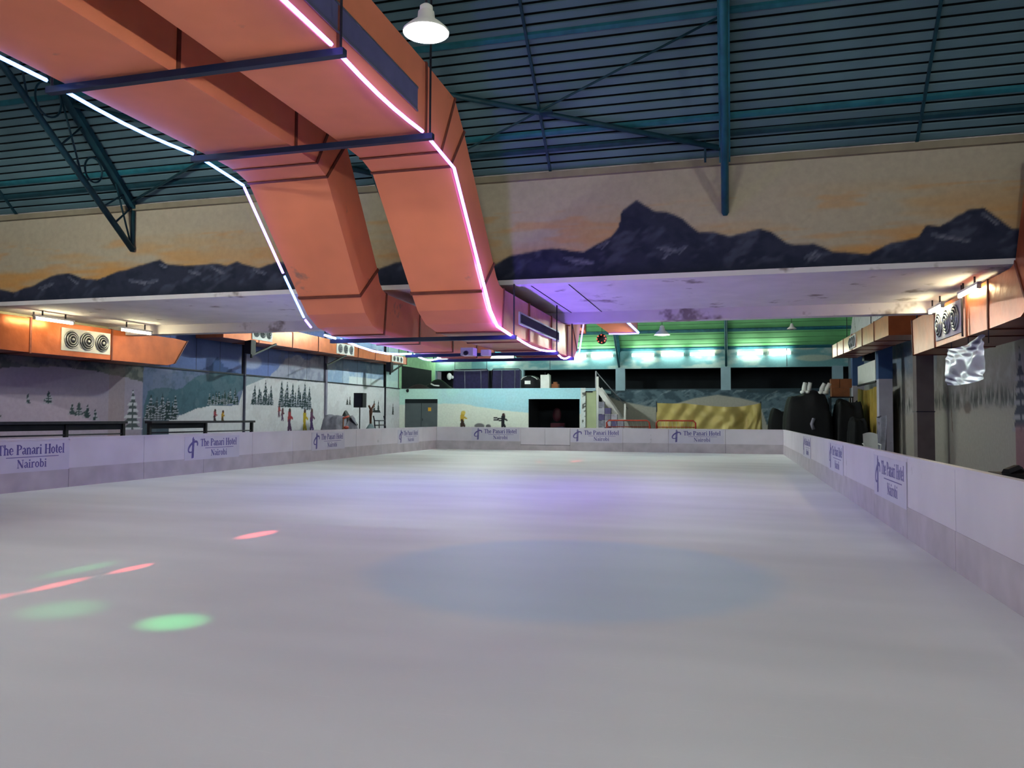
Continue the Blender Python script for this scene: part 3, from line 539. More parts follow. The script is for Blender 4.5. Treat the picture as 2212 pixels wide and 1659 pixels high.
# dark clutter at the far right
def heap(x0, x1, y0, y1, h, seed, mt, name, lab, cat='heap', base=-.06):
    rs = np.random.RandomState(seed); a = rs.rand(6) * 6
    def fn(u, v):
        e = min(1, 7 * min(u, 1 - u, v, 1 - v)); z = h * e ** .35 * (.93 + .035 * math.sin(a[0] + 7 * u) + .03 * math.sin(a[1] + 6 * v + 4 * u) + .02 * math.sin(a[2] + 17 * u + 13 * v))
        return (x0 + (x1 - x0) * u + .06 * math.sin(a[3] + 11 * v), y0 + (y1 - y0) * v, base + max(z, 0))
    return tag(MB().grid(fn, 26, 18).build(name, M[mt], None, True), lab, cat)
heap(2.5, 4.62, 38.4, 42.0, 2.95, 3, 'tarp', 'tarpaulin_heap', 'big black tarpaulin heap in the far right corner', 'heap')
heap(1.9, 3.4, 42.2, 43.7, 2.2, 5, 'tarp', 'tarpaulin_heap', 'lower dark heap between the gold sheet and the big heap', 'heap')
def bootpair(x, y, z, lab, lean):
    t = thing('white_boots', lab, 'boots', (x, y, z))
    for s in (0, 1):
        b = MB().tube([(x + s * .22, y, z), (x + s * .22 + lean * .3, y, z + .28), (x + s * .22 + lean, y - .05, z + .5)], .1, 8, rs=[.11, .10, .09]); b.ball((x + s * .22 - .06, y - .1, z + .05), .12, .2, .09)
        b.build('boot', M['white'], t, True)
bootpair(3.35, 39.2, 2.78, 'pair of white boots upright on top of the black heap', .06); bootpair(4.1, 39.2, 2.74, 'pair of white boots leaning on the black heap by the cartons', .16)
tag(MB().tube([(3.72, 38.55, 1.6), (3.62, 38.5, 1.35), (3.7, 38.5, 1.1)], .08, 6).build('pale_rag', M['greycloth'], None, True), 'small pale rag hanging low on the black heap', 'cloth')
for j, (x0, x1, z) in enumerate(((4.7, 5.5, 2.65), (4.68, 5.05, 3.08), (5.07, 5.6, 3.08))):
    t = thing('carton', ['lower brown carton stacked on the black heap beside columns', 'small upper brown carton on the stack, left one', 'upper brown carton on the stack, right one'][j], 'carton', ((x0 + x1) / 2, 40.6, z)); MB().box(x0, x1, 40.3, 40.9, z, z + .42).build('body', M['brown'], t); MB().box(x0 - .003, x1 + .003, 40.57, 40.63, z + .2, z + .424).build('tape', mat('carton_tape', (150, 104, 62), .5), t)
heap(4.64, 5.85, 38.3, 40.1, 2.6, 21, 'tarp', 'tarpaulin_heap', 'black tarpaulin covered stack in front of the steel shelf', 'heap')
sh = thing('storage_shelf', 'dark steel shelf under the brown cartons', 'shelf', (5.2, 40.6, 0))
for z in (.9, 1.8, 2.6): MB().box(4.62, 5.66, 40.25, 40.95, z, z + .05).build('shelf_board', M['steel'], sh)
for x in (4.65, 5.62):
    for y in (40.28, 40.92): MB().bar((x, y, -.06), (x, y, 2.65), .05).build('upright', M['steel'], sh)
def cloth(name, x, y0, y1, z0, z1, mt, lab, cat, amp=.06, nw=5):
    return tag(MB().grid(lambda u, v: (x + amp * math.sin(nw * 2 * math.pi * u + 1.5 * v), y0 + (y1 - y0) * u + .05 * math.sin(6 * v), z0 + (z1 - z0) * v - (.18 * math.sin(math.pi * u) if v > .9 else 0)), 40, 14).build(name, M[mt], None, True), lab, cat)
cloth('curtain', 6.15, 36.2, 42.3, -.06, 3.1, 'mustard', 'mustard yellow curtain hung between two pale columns', 'curtain', .08, 7)
t = thing('wall_screen', 'white hanging panel above the mustard curtain', 'panel', (6.1, 39, 3.2)); MB().box(6.05, 6.12, 36.8, 41.6, 3.25, 4.15).build('board', M['white'], t); MB().box(6.03, 6.14, 36.7, 41.7, 3.18, 3.25).build('bottom_rail', M['steel'], t)
tag(MB().box(5.9, 6.35, 38.6, 39.2, 4.25, 4.75).box(6.0, 6.3, 38.8, 39.0, 4.75, 4.95).build('hung_speaker', M['black'], None), 'black speaker hung high above the white hanging panel', 'speaker')
heap(5.1, 5.75, 36.9, 38.2, 1.75, 9, 'tarp', 'black_sack', 'black sack at the foot of the mustard curtain', 'sack')
def chair(x, y, lab):
    t = thing('plastic_chair', lab, 'chair', (x, y, -.06))
    MB().box(x - .25, x + .25, y - .25, y + .25, .38, .43).build('seat', M['white'], t)
    MB().grid(lambda u, v: (x - .25 + .5 * u, y + .25 + .12 * v + .05 * math.sin(math.pi * u), .42 + (.62 + .06 * math.sin(math.pi * u)) * v), 8, 6).build('backrest', M['white'], t, True)
    for sx in (-1, 1):
        MB().tube([(x + sx * .25, y - .2, .42), (x + sx * .28, y - .2, .66), (x + sx * .27, y + .28, .68)], .025, 6).build('armrest', M['white'], t, True)
        for sy in (-1, 1): MB().tube([(x + sx * .23, y + sy * .22, .4), (x + sx * .27, y + sy * .27, -.06)], .025, 6).build('leg', M['white'], t, True)
chair(5.0, 31.3, 'white plastic chair behind the right boards near the pale column')
tall = cloth('draped_sheet', 5.55, 32.1, 33.2, 0, 1.75, 'greycloth', 'pale draped sheet behind the white plastic chair', 'sheet', .1, 3)

# ------------------------------------------------------------------ rink boards
def boards(lab, axis, off, nrm, marks, gates=()):
    """axis 'y': boards run along y at x=off; 'x': along x at y=off. nrm: +1/-1 side of the rink; marks: panel joints"""
    L = (off, (marks[0] + marks[-1]) / 2, 0) if axis == 'y' else ((marks[0] + marks[-1]) / 2, off, 0)
    t = thing('rink_boards', lab, 'barrier', L)
    def B(a, b, d0, d1, z0, z1, name, m):
        d0, d1 = sorted((off - nrm * d0, off - nrm * d1)); mb = MB()
        mb.box(d0, d1, a, b, z0, z1) if axis == 'y' else mb.box(a, b, d0, d1, z0, z1); mb.build(name, m, t)
    for a, b in zip(marks, marks[1:]):
        gate = (a, b) in gates
        B(a + .006, b - .006, 0, .05, .27 if gate else .42, BH - .03, 'gate_panel' if gate else 'board_panel', M['board'])
        B(a + (0 if gate else .006), b - (0 if gate else .006), -.008, .05, 0, .25 if gate else .42, 'lower_strip', M['board_low'])  # lower strip, greyer than the panel above it
    B(marks[0], marks[-1], -.012, .075, BH - .03, BH, 'top_rail', M['board'])
    B(marks[0], marks[-1], .05, .09, 0, BH - .03, 'frame', M['steel'])
boards('long left rink boards below the snowy mural', 'y', XL, 1, [-8.9] + [2.65 + 2.33 * k for k in range(15)] + [YD])
boards('far rink boards with a double gate in the middle', 'x', YD, -1, [XL, -12.4, -9.82, -8.6, -7.37, -4.85, -2.75, -.2, XR], ((-9.82, -8.6), (-8.6, -7.37)))
boards('right rink boards running close past the camera', 'y', XR, -1, [-8.9, -3, -.02, 2.31, 4.64, 6.97, 9.3, 11.63, 14.15, 17.4, 20.35, 22.7, 25.0, 27.3, 29.6, 31.9, 34.2, YD])
for ax in (0,): tag(MB().box(2.45, 2.75, 8.35, 8.75, 1.03, 1.09).tube([(2.5, 8.4, 1.1), (2.65, 8.6, 1.13), (2.72, 8.72, 1.1)], .04, 6).build('glove', M['black'], None), 'small black glove lying behind the right boards', 'glove')
tag(MB().box(2.40, 2.85, 8.2, 8.9, -.06, 1.03).build('side_bench', M['pink'], None), 'low pink ledge directly behind the right boards', 'ledge')

# banners: serif letters from strokes
G = {
 'T': (.66, [((.02,.70),(.62,.70),.06),((.32,.70),(.32,0),.14),((.18,.02),(.46,.02),.045),((.03,.72),(.03,.56),.05),((.61,.72),(.61,.56),.05)]),
 'h': (.58, [((.12,.74),(.12,0),.12),((0,.02),(.24,.02),.045),((.14,.40),(.29,.50),.07),((.27,.49),(.43,.40),.09),((.43,.42),(.43,0),.12),((.33,.02),(.56,.02),.045)]),
 'e': (.50, [((.07,.25),(.42,.25),.05),((.42,.25),(.38,.42),.08),((.38,.42),(.24,.49),.06),((.24,.49),(.10,.40),.10),((.10,.40),(.07,.22),.13),((.07,.22),(.15,.06),.12),((.15,.06),(.28,.01),.07),((.28,.01),(.44,.10),.05)]),
 'P': (.62, [((.15,.72),(.15,0),.15),((.02,.02),(.30,.02),.045),((.02,.70),(.34,.70),.05),((.34,.70),(.51,.62),.08),((.51,.62),(.54,.52),.13),((.54,.52),(.46,.39),.11),((.46,.39),(.2,.34),.05)]),
 'a': (.50, [((.08,.40),(.22,.49),.06),((.22,.49),(.35,.40),.09),((.36,.42),(.36,.06),.12),((.36,.05),(.47,.02),.06),((.34,.28),(.14,.22),.05),((.14,.23),(.08,.11),.11),((.08,.11),(.18,.02),.09),((.18,.02),(.34,.10),.05)]),
 'n': (.58, [((.12,.48),(.12,0),.12),((0,.02),(.24,.02),.045),((0,.47),(.12,.47),.045),((.14,.40),(.29,.50),.07),((.27,.49),(.43,.40),.09),((.43,.42),(.43,0),.12),((.33,.02),(.56,.02),.045)]),
 'r': (.44, [((.12,.48),(.12,0),.12),((0,.02),(.26,.02),.045),((0,.47),(.12,.47),.045),((.14,.38),(.27,.49),.07),((.26,.47),(.38,.46),.10)]),
 'i': (.30, [((.13,.48),(.13,0),.12),((.02,.02),(.26,.02),.045),((.02,.47),(.13,.47),.045),((.07,.66),(.19,.66),.12)]),
 'H': (.78, [((.15,.72),(.15,0),.14),((.60,.72),(.60,0),.14),((.15,.37),(.60,.37),.05),((.02,.02),(.28,.02),.045),((.47,.02),(.73,.02),.045),((.02,.70),(.28,.70),.045),((.47,.70),(.73,.70),.045)]),
 'o': (.52, [((.10,.40),(.24,.49),.08),((.24,.49),(.38,.40),.08),((.40,.40),(.40,.12),.12),((.38,.10),(.24,.01),.08),((.24,.01),(.10,.10),.08),((.08,.40),(.08,.12),.12)]),
 't': (.36, [((.15,.64),(.15,.08),.12),((.02,.46),(.31,.46),.05),((.15,.08),(.24,.02),.07),((.24,.02),(.33,.06),.05)]),
 'l': (.30, [((.13,.74),(.13,0),.12),((.02,.02),(.26,.02),.045),((.02,.73),(.13,.73),.045)]),
 'N': (.76, [((.12,.72),(.12,0),.05),((.62,.72),(.62,0),.05),((.12,.70),(.60,.04),.15),((.02,.02),(.24,.02),.045),((.02,.70),(.16,.70),.045),((.50,.70),(.74,.70),.045)]),
 'b': (.55, [((.11,.74),(.11,.02),.12),((0,.73),(.11,.73),.045),((.13,.40),(.28,.49),.06),((.28,.48),(.41,.38),.09),((.42,.38),(.42,.13),.12),((.41,.12),(.27,.01),.09),((.27,.01),(.11,.06),.05)]),
 ' ': (.30, [])}
def letters(mb, s, x0, z0, h, wfit=None, y=-.011):
    adv = sum(G[c][0] for c in s); k = h / .72; kx = (wfit / adv) if wfit else k; x = x0
    for c in s:
        a, st = G[c]
        for (p0, q0), (p1, q1), w in st:
            P = Vector((x + p0 * kx, z0 + q0 * k)); Q = Vector((x + p1 * kx, z0 + q1 * k)); d = Q - P; d.normalize(); nn = Vector((-d.y, d.x)) * w * k * .5; e = d * w * k * .12
            v = [P - e + nn, P - e - nn, Q + e - nn, Q + e + nn]; mb.hexa([(q.x, y + .004, q.y) for q in v] + [(q.x, y, q.y) for q in v])
        x += a * kx
def make_banner():
    t = bpy.data.objects.new('hotel_banner', None); COL.objects.link(t); t['category'] = 'banner'; t['group'] = 'white and purple banners on the rink boards'
    MB().box(0, 2.45, -.009, -.001, 0, .64).build('vinyl_sheet', M['banner'], t)
    tx = MB(); letters(tx, 'The Panari Hotel', .66, .37, .20, 1.66); letters(tx, 'Nairobi', 1.12, .09, .17, .74)
    tx.box(.86, 2.16, -.011, -.007, .305, .32); tx.build('lettering', M['ink'], t)
    lg = MB(); n = 40; pts = []
    for k in range(n):
        a = math.radians(-40 + 300 * k / (n - 1)); x, z = .215 * math.cos(a), .105 * math.sin(a); th = math.radians(32); wd = .012 + .020 * abs(math.sin(a * .5 + .9))
        pts.append((.34 + x * math.cos(th) - z * math.sin(th), .36 + x * math.sin(th) + z * math.cos(th), wd))
    for (x, z, w), (x2, z2, w2) in zip(pts, pts[1:]):
        d = Vector((x2 - x, z2 - z)); d.normalize(); nx, nz = -d.y, d.x
        v = [(x + nx * w, z + nz * w), (x - nx * w, z - nz * w), (x2 - nx * w2, z2 - nz * w2), (x2 + nx * w2, z2 + nz * w2)]; lg.hexa([(a, -.007, b) for a, b in v] + [(a, -.012, b) for a, b in v])
    for xa, xb, za, zb in ((.30, .318, .05, .60), (.325, .352, .05, .63), (.36, .385, .06, .58)): lg.prism([(xa - .015, za), (xb - .012, za), (xb + .012, zb), (xa + .012, zb)], 'y', -.013, -.007)
    lg.build('logo', M['ink'], t); return t
bn = make_banner(); spots = [
 ((XL + .002, 11.85, .40), math.pi / 2, 'banner on the left boards at the photo edge, logo cut off'), ((XL + .002, 18.15, .38), math.pi / 2, 'banner on the left boards below the dark end of the railing'),
 ((XL + .002, 24.85, .38), math.pi / 2, 'banner on the left boards below the painted skiers'), ((XL + .002, 32.3, .38), math.pi / 2, 'banner on the left boards nearest the far left corner'),
 ((-12.33, YD - .002, .43), 0, 'banner on the far boards left of the gate'), ((-7.35, YD - .002, .41), 0, 'banner on the far boards right of the gate'), ((-2.72, YD - .002, .43), 0, 'banner on the far boards below the gold sheet'),
 ((XR - .002, 27.15, .40), -math.pi / 2, 'smallest banner on the right boards, farthest from the camera'), ((XR - .002, 20.25, .40), -math.pi / 2, 'middle banner of three on the right boards'), ((XR - .002, 14.1, .38), -math.pi / 2, 'largest banner on the right boards, nearest the camera')]
for i, (loc, rz, lab) in enumerate(spots):
    if i == 0: bn.location = loc; bn.rotation_euler = (0, 0, rz); bn['label'] = lab
    else: copy_tree(bn, loc, rz, lab)

# ------------------------------------------------------------------ ducts
def ROOFZ(y): return float(np.interp(y, [-9.5, -3.5, 4.0, 10.4, 20.5, 26.5, 36, 45.5], [6.6, 11.2, 13.2, 11.27, 6.63, 11.83, 14.2, 11.14]))
def duct(name, lab, x0, x1, Bp, Tp, cuts, mt, group=None):
    """Bp/Tp: bottom and top paths (y,z); x0/x1 lists or numbers; cuts: index ranges, each a sheet section with a joint band at its end"""
    n = len(Bp); X0 = x0 if isinstance(x0, list) else [x0] * n; X1 = x1 if isinstance(x1, list) else [x1] * n
    t = thing(name, lab, 'duct', ((X0[0] + X1[0]) / 2, Bp[0][0], Bp[0][1]), group)
    def ring(i, g=0):
        d = Vector((Tp[i][0] - Bp[i][0], Tp[i][1] - Bp[i][1])).normalized() * g
        b = (Bp[i][0] - d.x, Bp[i][1] - d.y); tt = (Tp[i][0] + d.x, Tp[i][1] + d.y)
        return [(X0[i] - g, b[0], b[1]), (X1[i] + g, b[0], b[1]), (X1[i] + g, tt[0], tt[1]), (X0[i] - g, tt[0], tt[1])]
    for a, b in cuts:
        mb = MB(); vs = []; fs = []
        for i in range(a, b + 1): vs += ring(i)
        for k in range(b - a):
            for j in range(4): fs.append((k * 4 + j, k * 4 + (j + 1) % 4, k * 4 + 4 + (j + 1) % 4, k * 4 + 4 + j))
        fs += [(0, 1, 2, 3), tuple((b - a) * 4 + j for j in range(4))]; mb.add(vs, fs).build('duct_section', M['foil'] if (name == 'air_duct' and a in (9, 10, 11) and X1[0] > -5) else M[mt], t)
        r = ring(b, .018); d = Vector((0, Bp[b][0] - Bp[b - 1][0], Bp[b][1] - Bp[b - 1][1])).normalized() * .03
        MB().hexa([tuple(Vector(p) - d) for p in r] + [tuple(Vector(p) + d) for p in r]).build('joint_band', M['duct_joint'], t)
    return t
CB = [(-9.4, 5.6), (2.4, 5.6), (7.72, 5.6), (10.33, 5.6), (10.95, 5.58), (11.35, 5.48), (13.0, 3.80), (13.3, 3.52), (13.7, 3.32), (14.3, 3.23), (16.4, 3.23), (18.6, 3.23), (20.55, 3.23), (21.5, 3.25), (21.9, 3.5), (23.3, 5.35), (23.7, 5.6), (30, 5.6), (37, 5.6)]
CT = [(-9.4, 6.65), (2.4, 6.65), (7.72, 6.65), (10.33, 6.65), (11.55, 6.62), (12.0, 6.25), (13.72, 4.40), (13.9, 4.2), (14.1, 4.08), (14.4, 4.04), (16.4, 4.04), (18.6, 4.04), (20.55, 4.04), (20.85, 4.06), (21.05, 4.3), (22.4, 6.3), (22.9, 6.65), (30, 6.65), (37, 6.65)]
CC = [(0, 1), (1, 2), (2, 3), (3, 4), (4, 5), (5, 6), (6, 9), (9, 10), (10, 11), (11, 12), (12, 14), (14, 16), (16, 17), (17, 18)]
lx1 = [-6.24] * 5 + [-6.28] + [-6.48, -6.52, -6.55, -6.6] + [-6.7] * 3 + [-6.6] * 6; rx0 = [-5.47] * 10 + [-5.55] * 3 + [-5.5] * 6
duct('air_duct', 'left one of the two big orange ducts overhead, bending down', -7.72, lx1, CB, CT, CC, 'duct', 'twin orange ducts')
dr = duct('air_duct', 'right one of the two big orange ducts, nearest the hanging lamp', rx0, -4.16, CB, CT, CC, 'duct', 'twin orange ducts')
spn = MB().box(-4.165, -4.145, 5.2, 10.0, 5.84, 6.16).build('side_panel', mat('grey_blue_panel', (96, 96, 130), .5), dr, label='long grey panel on the duct side')
for z in (5.84, 6.16): MB().box(-4.15, -4.135, 5.2, 10.0, z - .012, z + .012).build('panel_edge', M['chrome'], spn)
sg = MB().box(-4.17, -4.13, 15.5, 19.4, 3.5, 3.76).build('slot_grille', M['chrome'], dr); MB().box(-4.14, -4.12, 15.6, 19.3, 3.54, 3.72).build('slot_opening', M['dark'], sg)
# supports below the ducts
for y, z, x0, x1, lab in ((7.55, 5.52, -7.95, -3.98, 'teal bar under both ducts nearest the camera'), (10.18, 5.52, -7.92, -3.98, 'teal bar under both ducts just before they bend'), (2.3, 5.52, -7.95, -3.98, 'teal bar under the ducts above the camera'),
        (14.75, 3.15, -8.0, -4.0, 'dark teal bar under the lowered ducts in front of soffit'), (18.7, 3.15, -8.0, -4.0, 'dark bar under the lowered ducts below the soffit'), (20.52, 3.15, -8.0, -3.98, 'dark bar under the lowered ducts at the soffit beam')):
    t = thing('duct_support', lab, 'support', ((x0 + x1) / 2, y, z), 'bars carrying the twin ducts'); MB().box(x0, x1, y - .045, y + .045, z - .035, z + .045).build('bar', mat('navy_steel', (30, 42, 66), .5), t)
    for x in (x0 + .05, x1 - .05):
        top = 4.2 if (z < 4 and y < 15.3) else ZS - .05 if (z < 4 and y > 15.3) else ((ZR + SL * (YB - y) - .1) if y > 10.3 else min(13.0, ZR + SL * 5.2 + .42 * (10.4 - y)))
        MB().tube([(x, y, z), (x, y, top)], .016, 6).build('hanger', M['steel'], t)
# side ducts with round diffusers
SB = [(13.0, 5.4), (14.5, 3.45), (14.8, 3.30), (16.86, 3.27), (19.75, 3.27), (22.2, 3.27), (22.6, 3.36)]; ST = [(14.6, 5.5), (15.15, 4.28), (15.3, 4.2), (16.86, 4.2), (19.75, 4.2), (22.6, 4.2), (23.2, 4.16)]
duct('side_duct', 'orange duct along the left aisle with a round diffuser plate', -19.3, -18.1, SB, ST, [(0, 1), (1, 3), (3, 4), (4, 6)], 'foil')
RB = [(13.4, 5.8), (14.55, 3.45), (14.9, 3.32), (16.6, 3.30), (18.0, 3.30), (20.6, 3.30), (22.9, 3.30)]; RT = [(14.3, 6.1), (15.1, 4.27), (15.35, 4.22), (16.6, 4.22), (18.0, 4.22), (20.6, 4.22), (23.0, 4.22)]
duct('side_duct', 'foil faced orange duct along the right aisle above the silver sheet', 4.7, 5.95, RB, RT, [(0, 1), (1, 3), (3, 4), (4, 5), (5, 6)], 'foil')
FY = [25.2, 27.5, 30, 32.2, 34.2, 36.2, 38.2, 40.2, 42.4]
duct('side_duct', 'foil duct run high along the far left wall', -19.3, -18.1, [(y, 4.5 + .12 * (y - 25) / 17) for y in FY], [(y, 5.35 - .3 * (y - 25) / 17) for y in FY], [(i, i + 1) for i in range(8)], 'foil')
GY = [26.5, 29, 31.5, 34, 36.5, 38.5, 40.3]
duct('side_duct', 'foil duct run high along the far right columns', 4.75, 5.85, [(y, 4.2 + .3 * (y - 27) / 13) for y in GY], [(y, 4.86 + .24 * (y - 27) / 13) for y in GY], [(i, i + 1) for i in range(6)], 'foil')
for root, xs, ys in ((bpy.data.objects['side_duct.002'], (-18.2,), (26, 33, 40)), (bpy.data.objects['side_duct.003'], (5.3,), (27, 33, 39.5))):
    for x in xs:
        for y in ys: MB().tube([(x, y, 4.8), (x, y, ROOFZ(y))], .016, 6).build('hanger', M['steel'], root)
def diffuser(x, nrm, y0, y1, z0, z1, lab):
    t = thing('diffuser_plate', lab, 'vent', (x, (y0 + y1) / 2, z0), 'round diffuser plates on the side ducts'); xo = x + nrm * .03
    MB().box(min(x, xo), max(x, xo), y0, y1, z0, z1).build('plate', M['white'], t)
    w = (y1 - y0) / 3.15; r = min(w * .44, (z1 - z0) * .38)
    for k in range(3):
        c = (xo, (y0 + y1) / 2 + (k - 1) * w, (z0 + z1) / 2)
        th = MB().add([(c[0] + nrm * .008, c[1] + r * math.cos(a), c[2] + r * math.sin(a)) for a in [2 * math.pi * j / 24 for j in range(24)]], [tuple(range(24))]).build('round_diffuser', M['steel'], t)
        for q, rr in enumerate((1.0, .74, .48, .22)):
            ri = MB(); depth = .02 + .016 * q
            if rr > .3: ri.tube([(c[0] + nrm * depth, c[1] + r * rr * math.cos(a), c[2] + r * rr * math.sin(a)) for a in [2 * math.pi * j / 24 for j in range(24)]], r * .09, 6, closed=True)
            else: ri.ball((c[0] + nrm * depth, c[1], c[2]), .02, r * rr, r * rr)
            ri.build('louvre_ring', M['chrome'], th, True)
diffuser(-18.1, 1, 17.87, 19.66, 3.42, 4.06, 'three round diffusers on the orange duct at left'); diffuser(-18.1, 1, 27.0, 28.4, 4.62, 5.22, 'three round diffusers just below the soffit beam, far left duct')
diffuser(-18.1, 1, 33.9, 35.7, 4.6, 5.12, 'three round diffusers midway on the far left duct'); diffuser(-18.1, 1, 40.3, 41.8, 4.66, 5.02, 'three round diffusers at the end of the far left duct')
diffuser(4.7, -1, 18.3, 20.4, 3.42, 4.12, 'three round diffusers on the right aisle duct'); diffuser(4.75, -1, 33.0, 34.6, 4.4, 4.92, 'three round diffusers on the far right duct')
t = thing('silver_sheet', 'crumpled silver sheet hanging below the right aisle duct', 'sheet', (4.62, 18, 2.36))
MB().grid(lambda u, v: (4.64 + .030 * math.sin(9 * math.atan2(1.05 - v, 1.1 - u) + 2 * u) + .02 * math.sin(7 * u - 11 * v + 2 * math.sin(5 * u)) + .010 * math.sin(19 * u + 27 * v + 3 * math.sin(7 * v)), 19.4 - 2.66 * u, 2.36 + .8 * v - .05 * math.sin(math.pi * u) * (1 - v) - .07 * math.sin(math.pi * u) * v + .06 * u * v), 60, 40).build('foil', M['silver'], t, True)
for y in (19.38, 18.1, 16.78): MB().tube([(4.75, y, 3.05), (4.75, y, 3.31)], .008, 5).build('tie_cord', M['steel'], t)
for x, y, z0, lab in ((-18.0, 16.85, 4.2, 'thin hanger rod on the left aisle duct'), (4.62, 18.0, 3.3, 'thin black hanger rod on the right aisle duct'), (4.78, 22.8, 4.15, 'short hanger bolt at the far end of the right aisle duct')):
    tag(MB().tube([(x, y, z0), (x, y, ZS if y < 22 else 4.6)], .02, 6).build('hanger_rod', M['steel'], None), lab, 'rod')

# ------------------------------------------------------------------ LED strips on the duct edges
led_r = emit('led_violet', (.27, .13, 1.0), L_LED_R); led_l = emit('led_blue', (.10, .24, 1.0), L_LED_L); led_rl = emit('led_violet_low', (.27, .13, 1.0), L_LED_LOW); led_ll = emit('led_blue_low', (.16, .22, 1.0), L_LED_LOW * .6); led_d = emit('led_violet_dim', (.22, .13, 1.0), L_LED_L * .7)
def led(lab, segs, r=.022):
    t = thing('led_strip', lab, 'led strip', segs[0][1][0], 'led strips on the ducts')
    for m, pts in segs: MB().tube(pts, r, 5).build('light_tube', m, t, True)
    return t
def path(x, keys, sag=0.0):
    out = []
    for (y0, z0), (y1, z1) in zip(keys, keys[1:]):
        N = 5 if sag else 1
        for k in range(N): f = k / N; out.append((x, y0 + (y1 - y0) * f, z0 + (z1 - z0) * f - sag * math.sin(math.pi * f)))
    out.append((x,) + keys[-1]); return out
xr_ = -4.09; xl_ = -7.82
led('bright violet led strip along the right edge of the right duct', [(led_r, path(xr_, [(-9, 5.58), (7.45, 5.58)])), (led_r, path(xr_, [(7.66, 5.56), (10.05, 5.56)], .05)), (led_r, path(xr_, [(10.3, 5.55), (11.35, 5.45), (12.6, 4.2)])), (led_rl, path(xr_, [(12.61, 4.19), (13.3, 3.5), (13.75, 3.26), (14.65, 3.19)]))], .026)
led('blue led strip along the left edge of the left duct', [(led_l, path(xl_, [(-9, 5.58), (7.4, 5.58)])), (led_l, path(xl_, [(7.66, 5.56), (10.05, 5.56)], .05)), (led_l, path(xl_, [(10.3, 5.55), (11.35, 5.45)])), (led_r, path(xl_, [(11.37, 5.43), (12.6, 4.2)])), (led_l, path(xl_, [(12.65, 4.15), (13.35, 3.48)])), (led_d, path(xl_, [(13.4, 3.44), (13.62, 3.32)]))], .024)
led('violet led strip sagging under the right edge of the lowered duct', [(led_rl, path(xr_, [(14.85, 3.2), (18.6, 3.2)], .10)), (led_rl, path(xr_, [(18.8, 3.2), (20.45, 3.2)], .10)), (led_d, path(xr_, [(20.6, 3.2), (21.5, 3.22), (21.9, 3.45), (23.3, 5.3)]))], .022)
led('blue led strip sagging under the left edge of the lowered duct', [(led_ll, path(xl_, [(14.15, 3.22), (14.6, 3.2)])), (led_ll, path(xl_, [(14.85, 3.2), (18.6, 3.2)], .12)), (led_ll, path(xl_, [(18.8, 3.2), (20.45, 3.2)], .08))], .022)
led('blue led strip at the far end of the right duct, beyond the soffit', [(led_l, path(xr_, [(30, 5.58), (36.9, 5.58)])), (led_d, [(xr_, 37.05, 5.58), (-4.8, 37.05, 5.56), (-5.5, 37.05, 5.58)])], .05)

# ------------------------------------------------------------------ tubes and pendant lamps
def tube_light(a, b, em, lab, group, back, r=.035):
    a = Vector(a); b = Vector(b); d = (b - a).normalized(); bk = Vector(back); t = thing('tube_light', lab, 'light', tuple((a + b) / 2), group)
    MB().tube([a, b], r, 8).build('tube', em, t, True); q = bk.normalized() * (r + .03); bt = MB().bar(a - d * .04 + q, b + d * .04 + q, .08, .05).build('batten', M['white'], t)
    for p in (a, b): MB().bar(p - d * .02, p + d * .02, r * 2.1, r * 2.1).build('lamp_holder', M['white'], bt)
    for f in (.2, .8): MB().bar(a + (b - a) * f + q, a + (b - a) * f + bk, .03).build('mount', M['steel'], bt)
em_f = emit('tube_cool', (.86, 1.0, .84), L_TUBE_FAR); em_w = emit('tube_warm', (1.0, .90, .52), L_TUBE_WARM)
FT = [((-10.5, -8.65), 'partly hidden tube light farthest left on the far wall'), ((-8.25, -6.95), None), ((-6.05, -4.62), 'left tube of the middle trio on the far wall'), ((-4.2, -2.78), 'middle tube of the middle trio on the far wall'), ((-2.4, -.88), 'right tube of the middle trio on the far wall'), ((.46, 2.0), 'left tube of the right pair on the far wall'), ((2.33, 3.62), 'rightmost tube light on the far wall')]
FT[0] = ((-10.35, -9.0), FT[0][1]); FT[1] = ((-8.7, -7.25), 'second tube light from the left on the far wall')
FT += [((-16.0, -13.9), 'wide tube light seen just below the lowered ducts'), ((-19.4, -18.2), 'short glimpse of tube light beside the end of the blue strip')]
for (x0, x1), lab in FT: tube_light((x0, YF - .24, 5.62), (x1, YF - .24, 5.62), em_f, lab, 'tube lights along the far wall', (0, .24, 0), .10)
tube_light((-17.6, 16.5, 4.14), (-17.6, 17.75, 4.14), em_w, 'left tube light above the orange aisle duct', 'tube lights under the soffit', (0, 0, .25)); tube_light((-17.0, 18.85, 4.08), (-17.0, 20.1, 4.08), em_w, 'right tube light above the orange aisle duct', 'tube lights under the soffit', (0, 0, .25))
tube_light((4.58, 16.7, 4.13), (4.58, 18.0, 4.13), em_w, 'nearer tube light above the right aisle duct', 'tube lights under the soffit', (0, 0, .25)); tube_light((4.52, 19.1, 4.09), (4.52, 20.22, 4.09), em_w, 'farther tube light above the right aisle duct', 'tube lights under the soffit', (0, 0, .25))
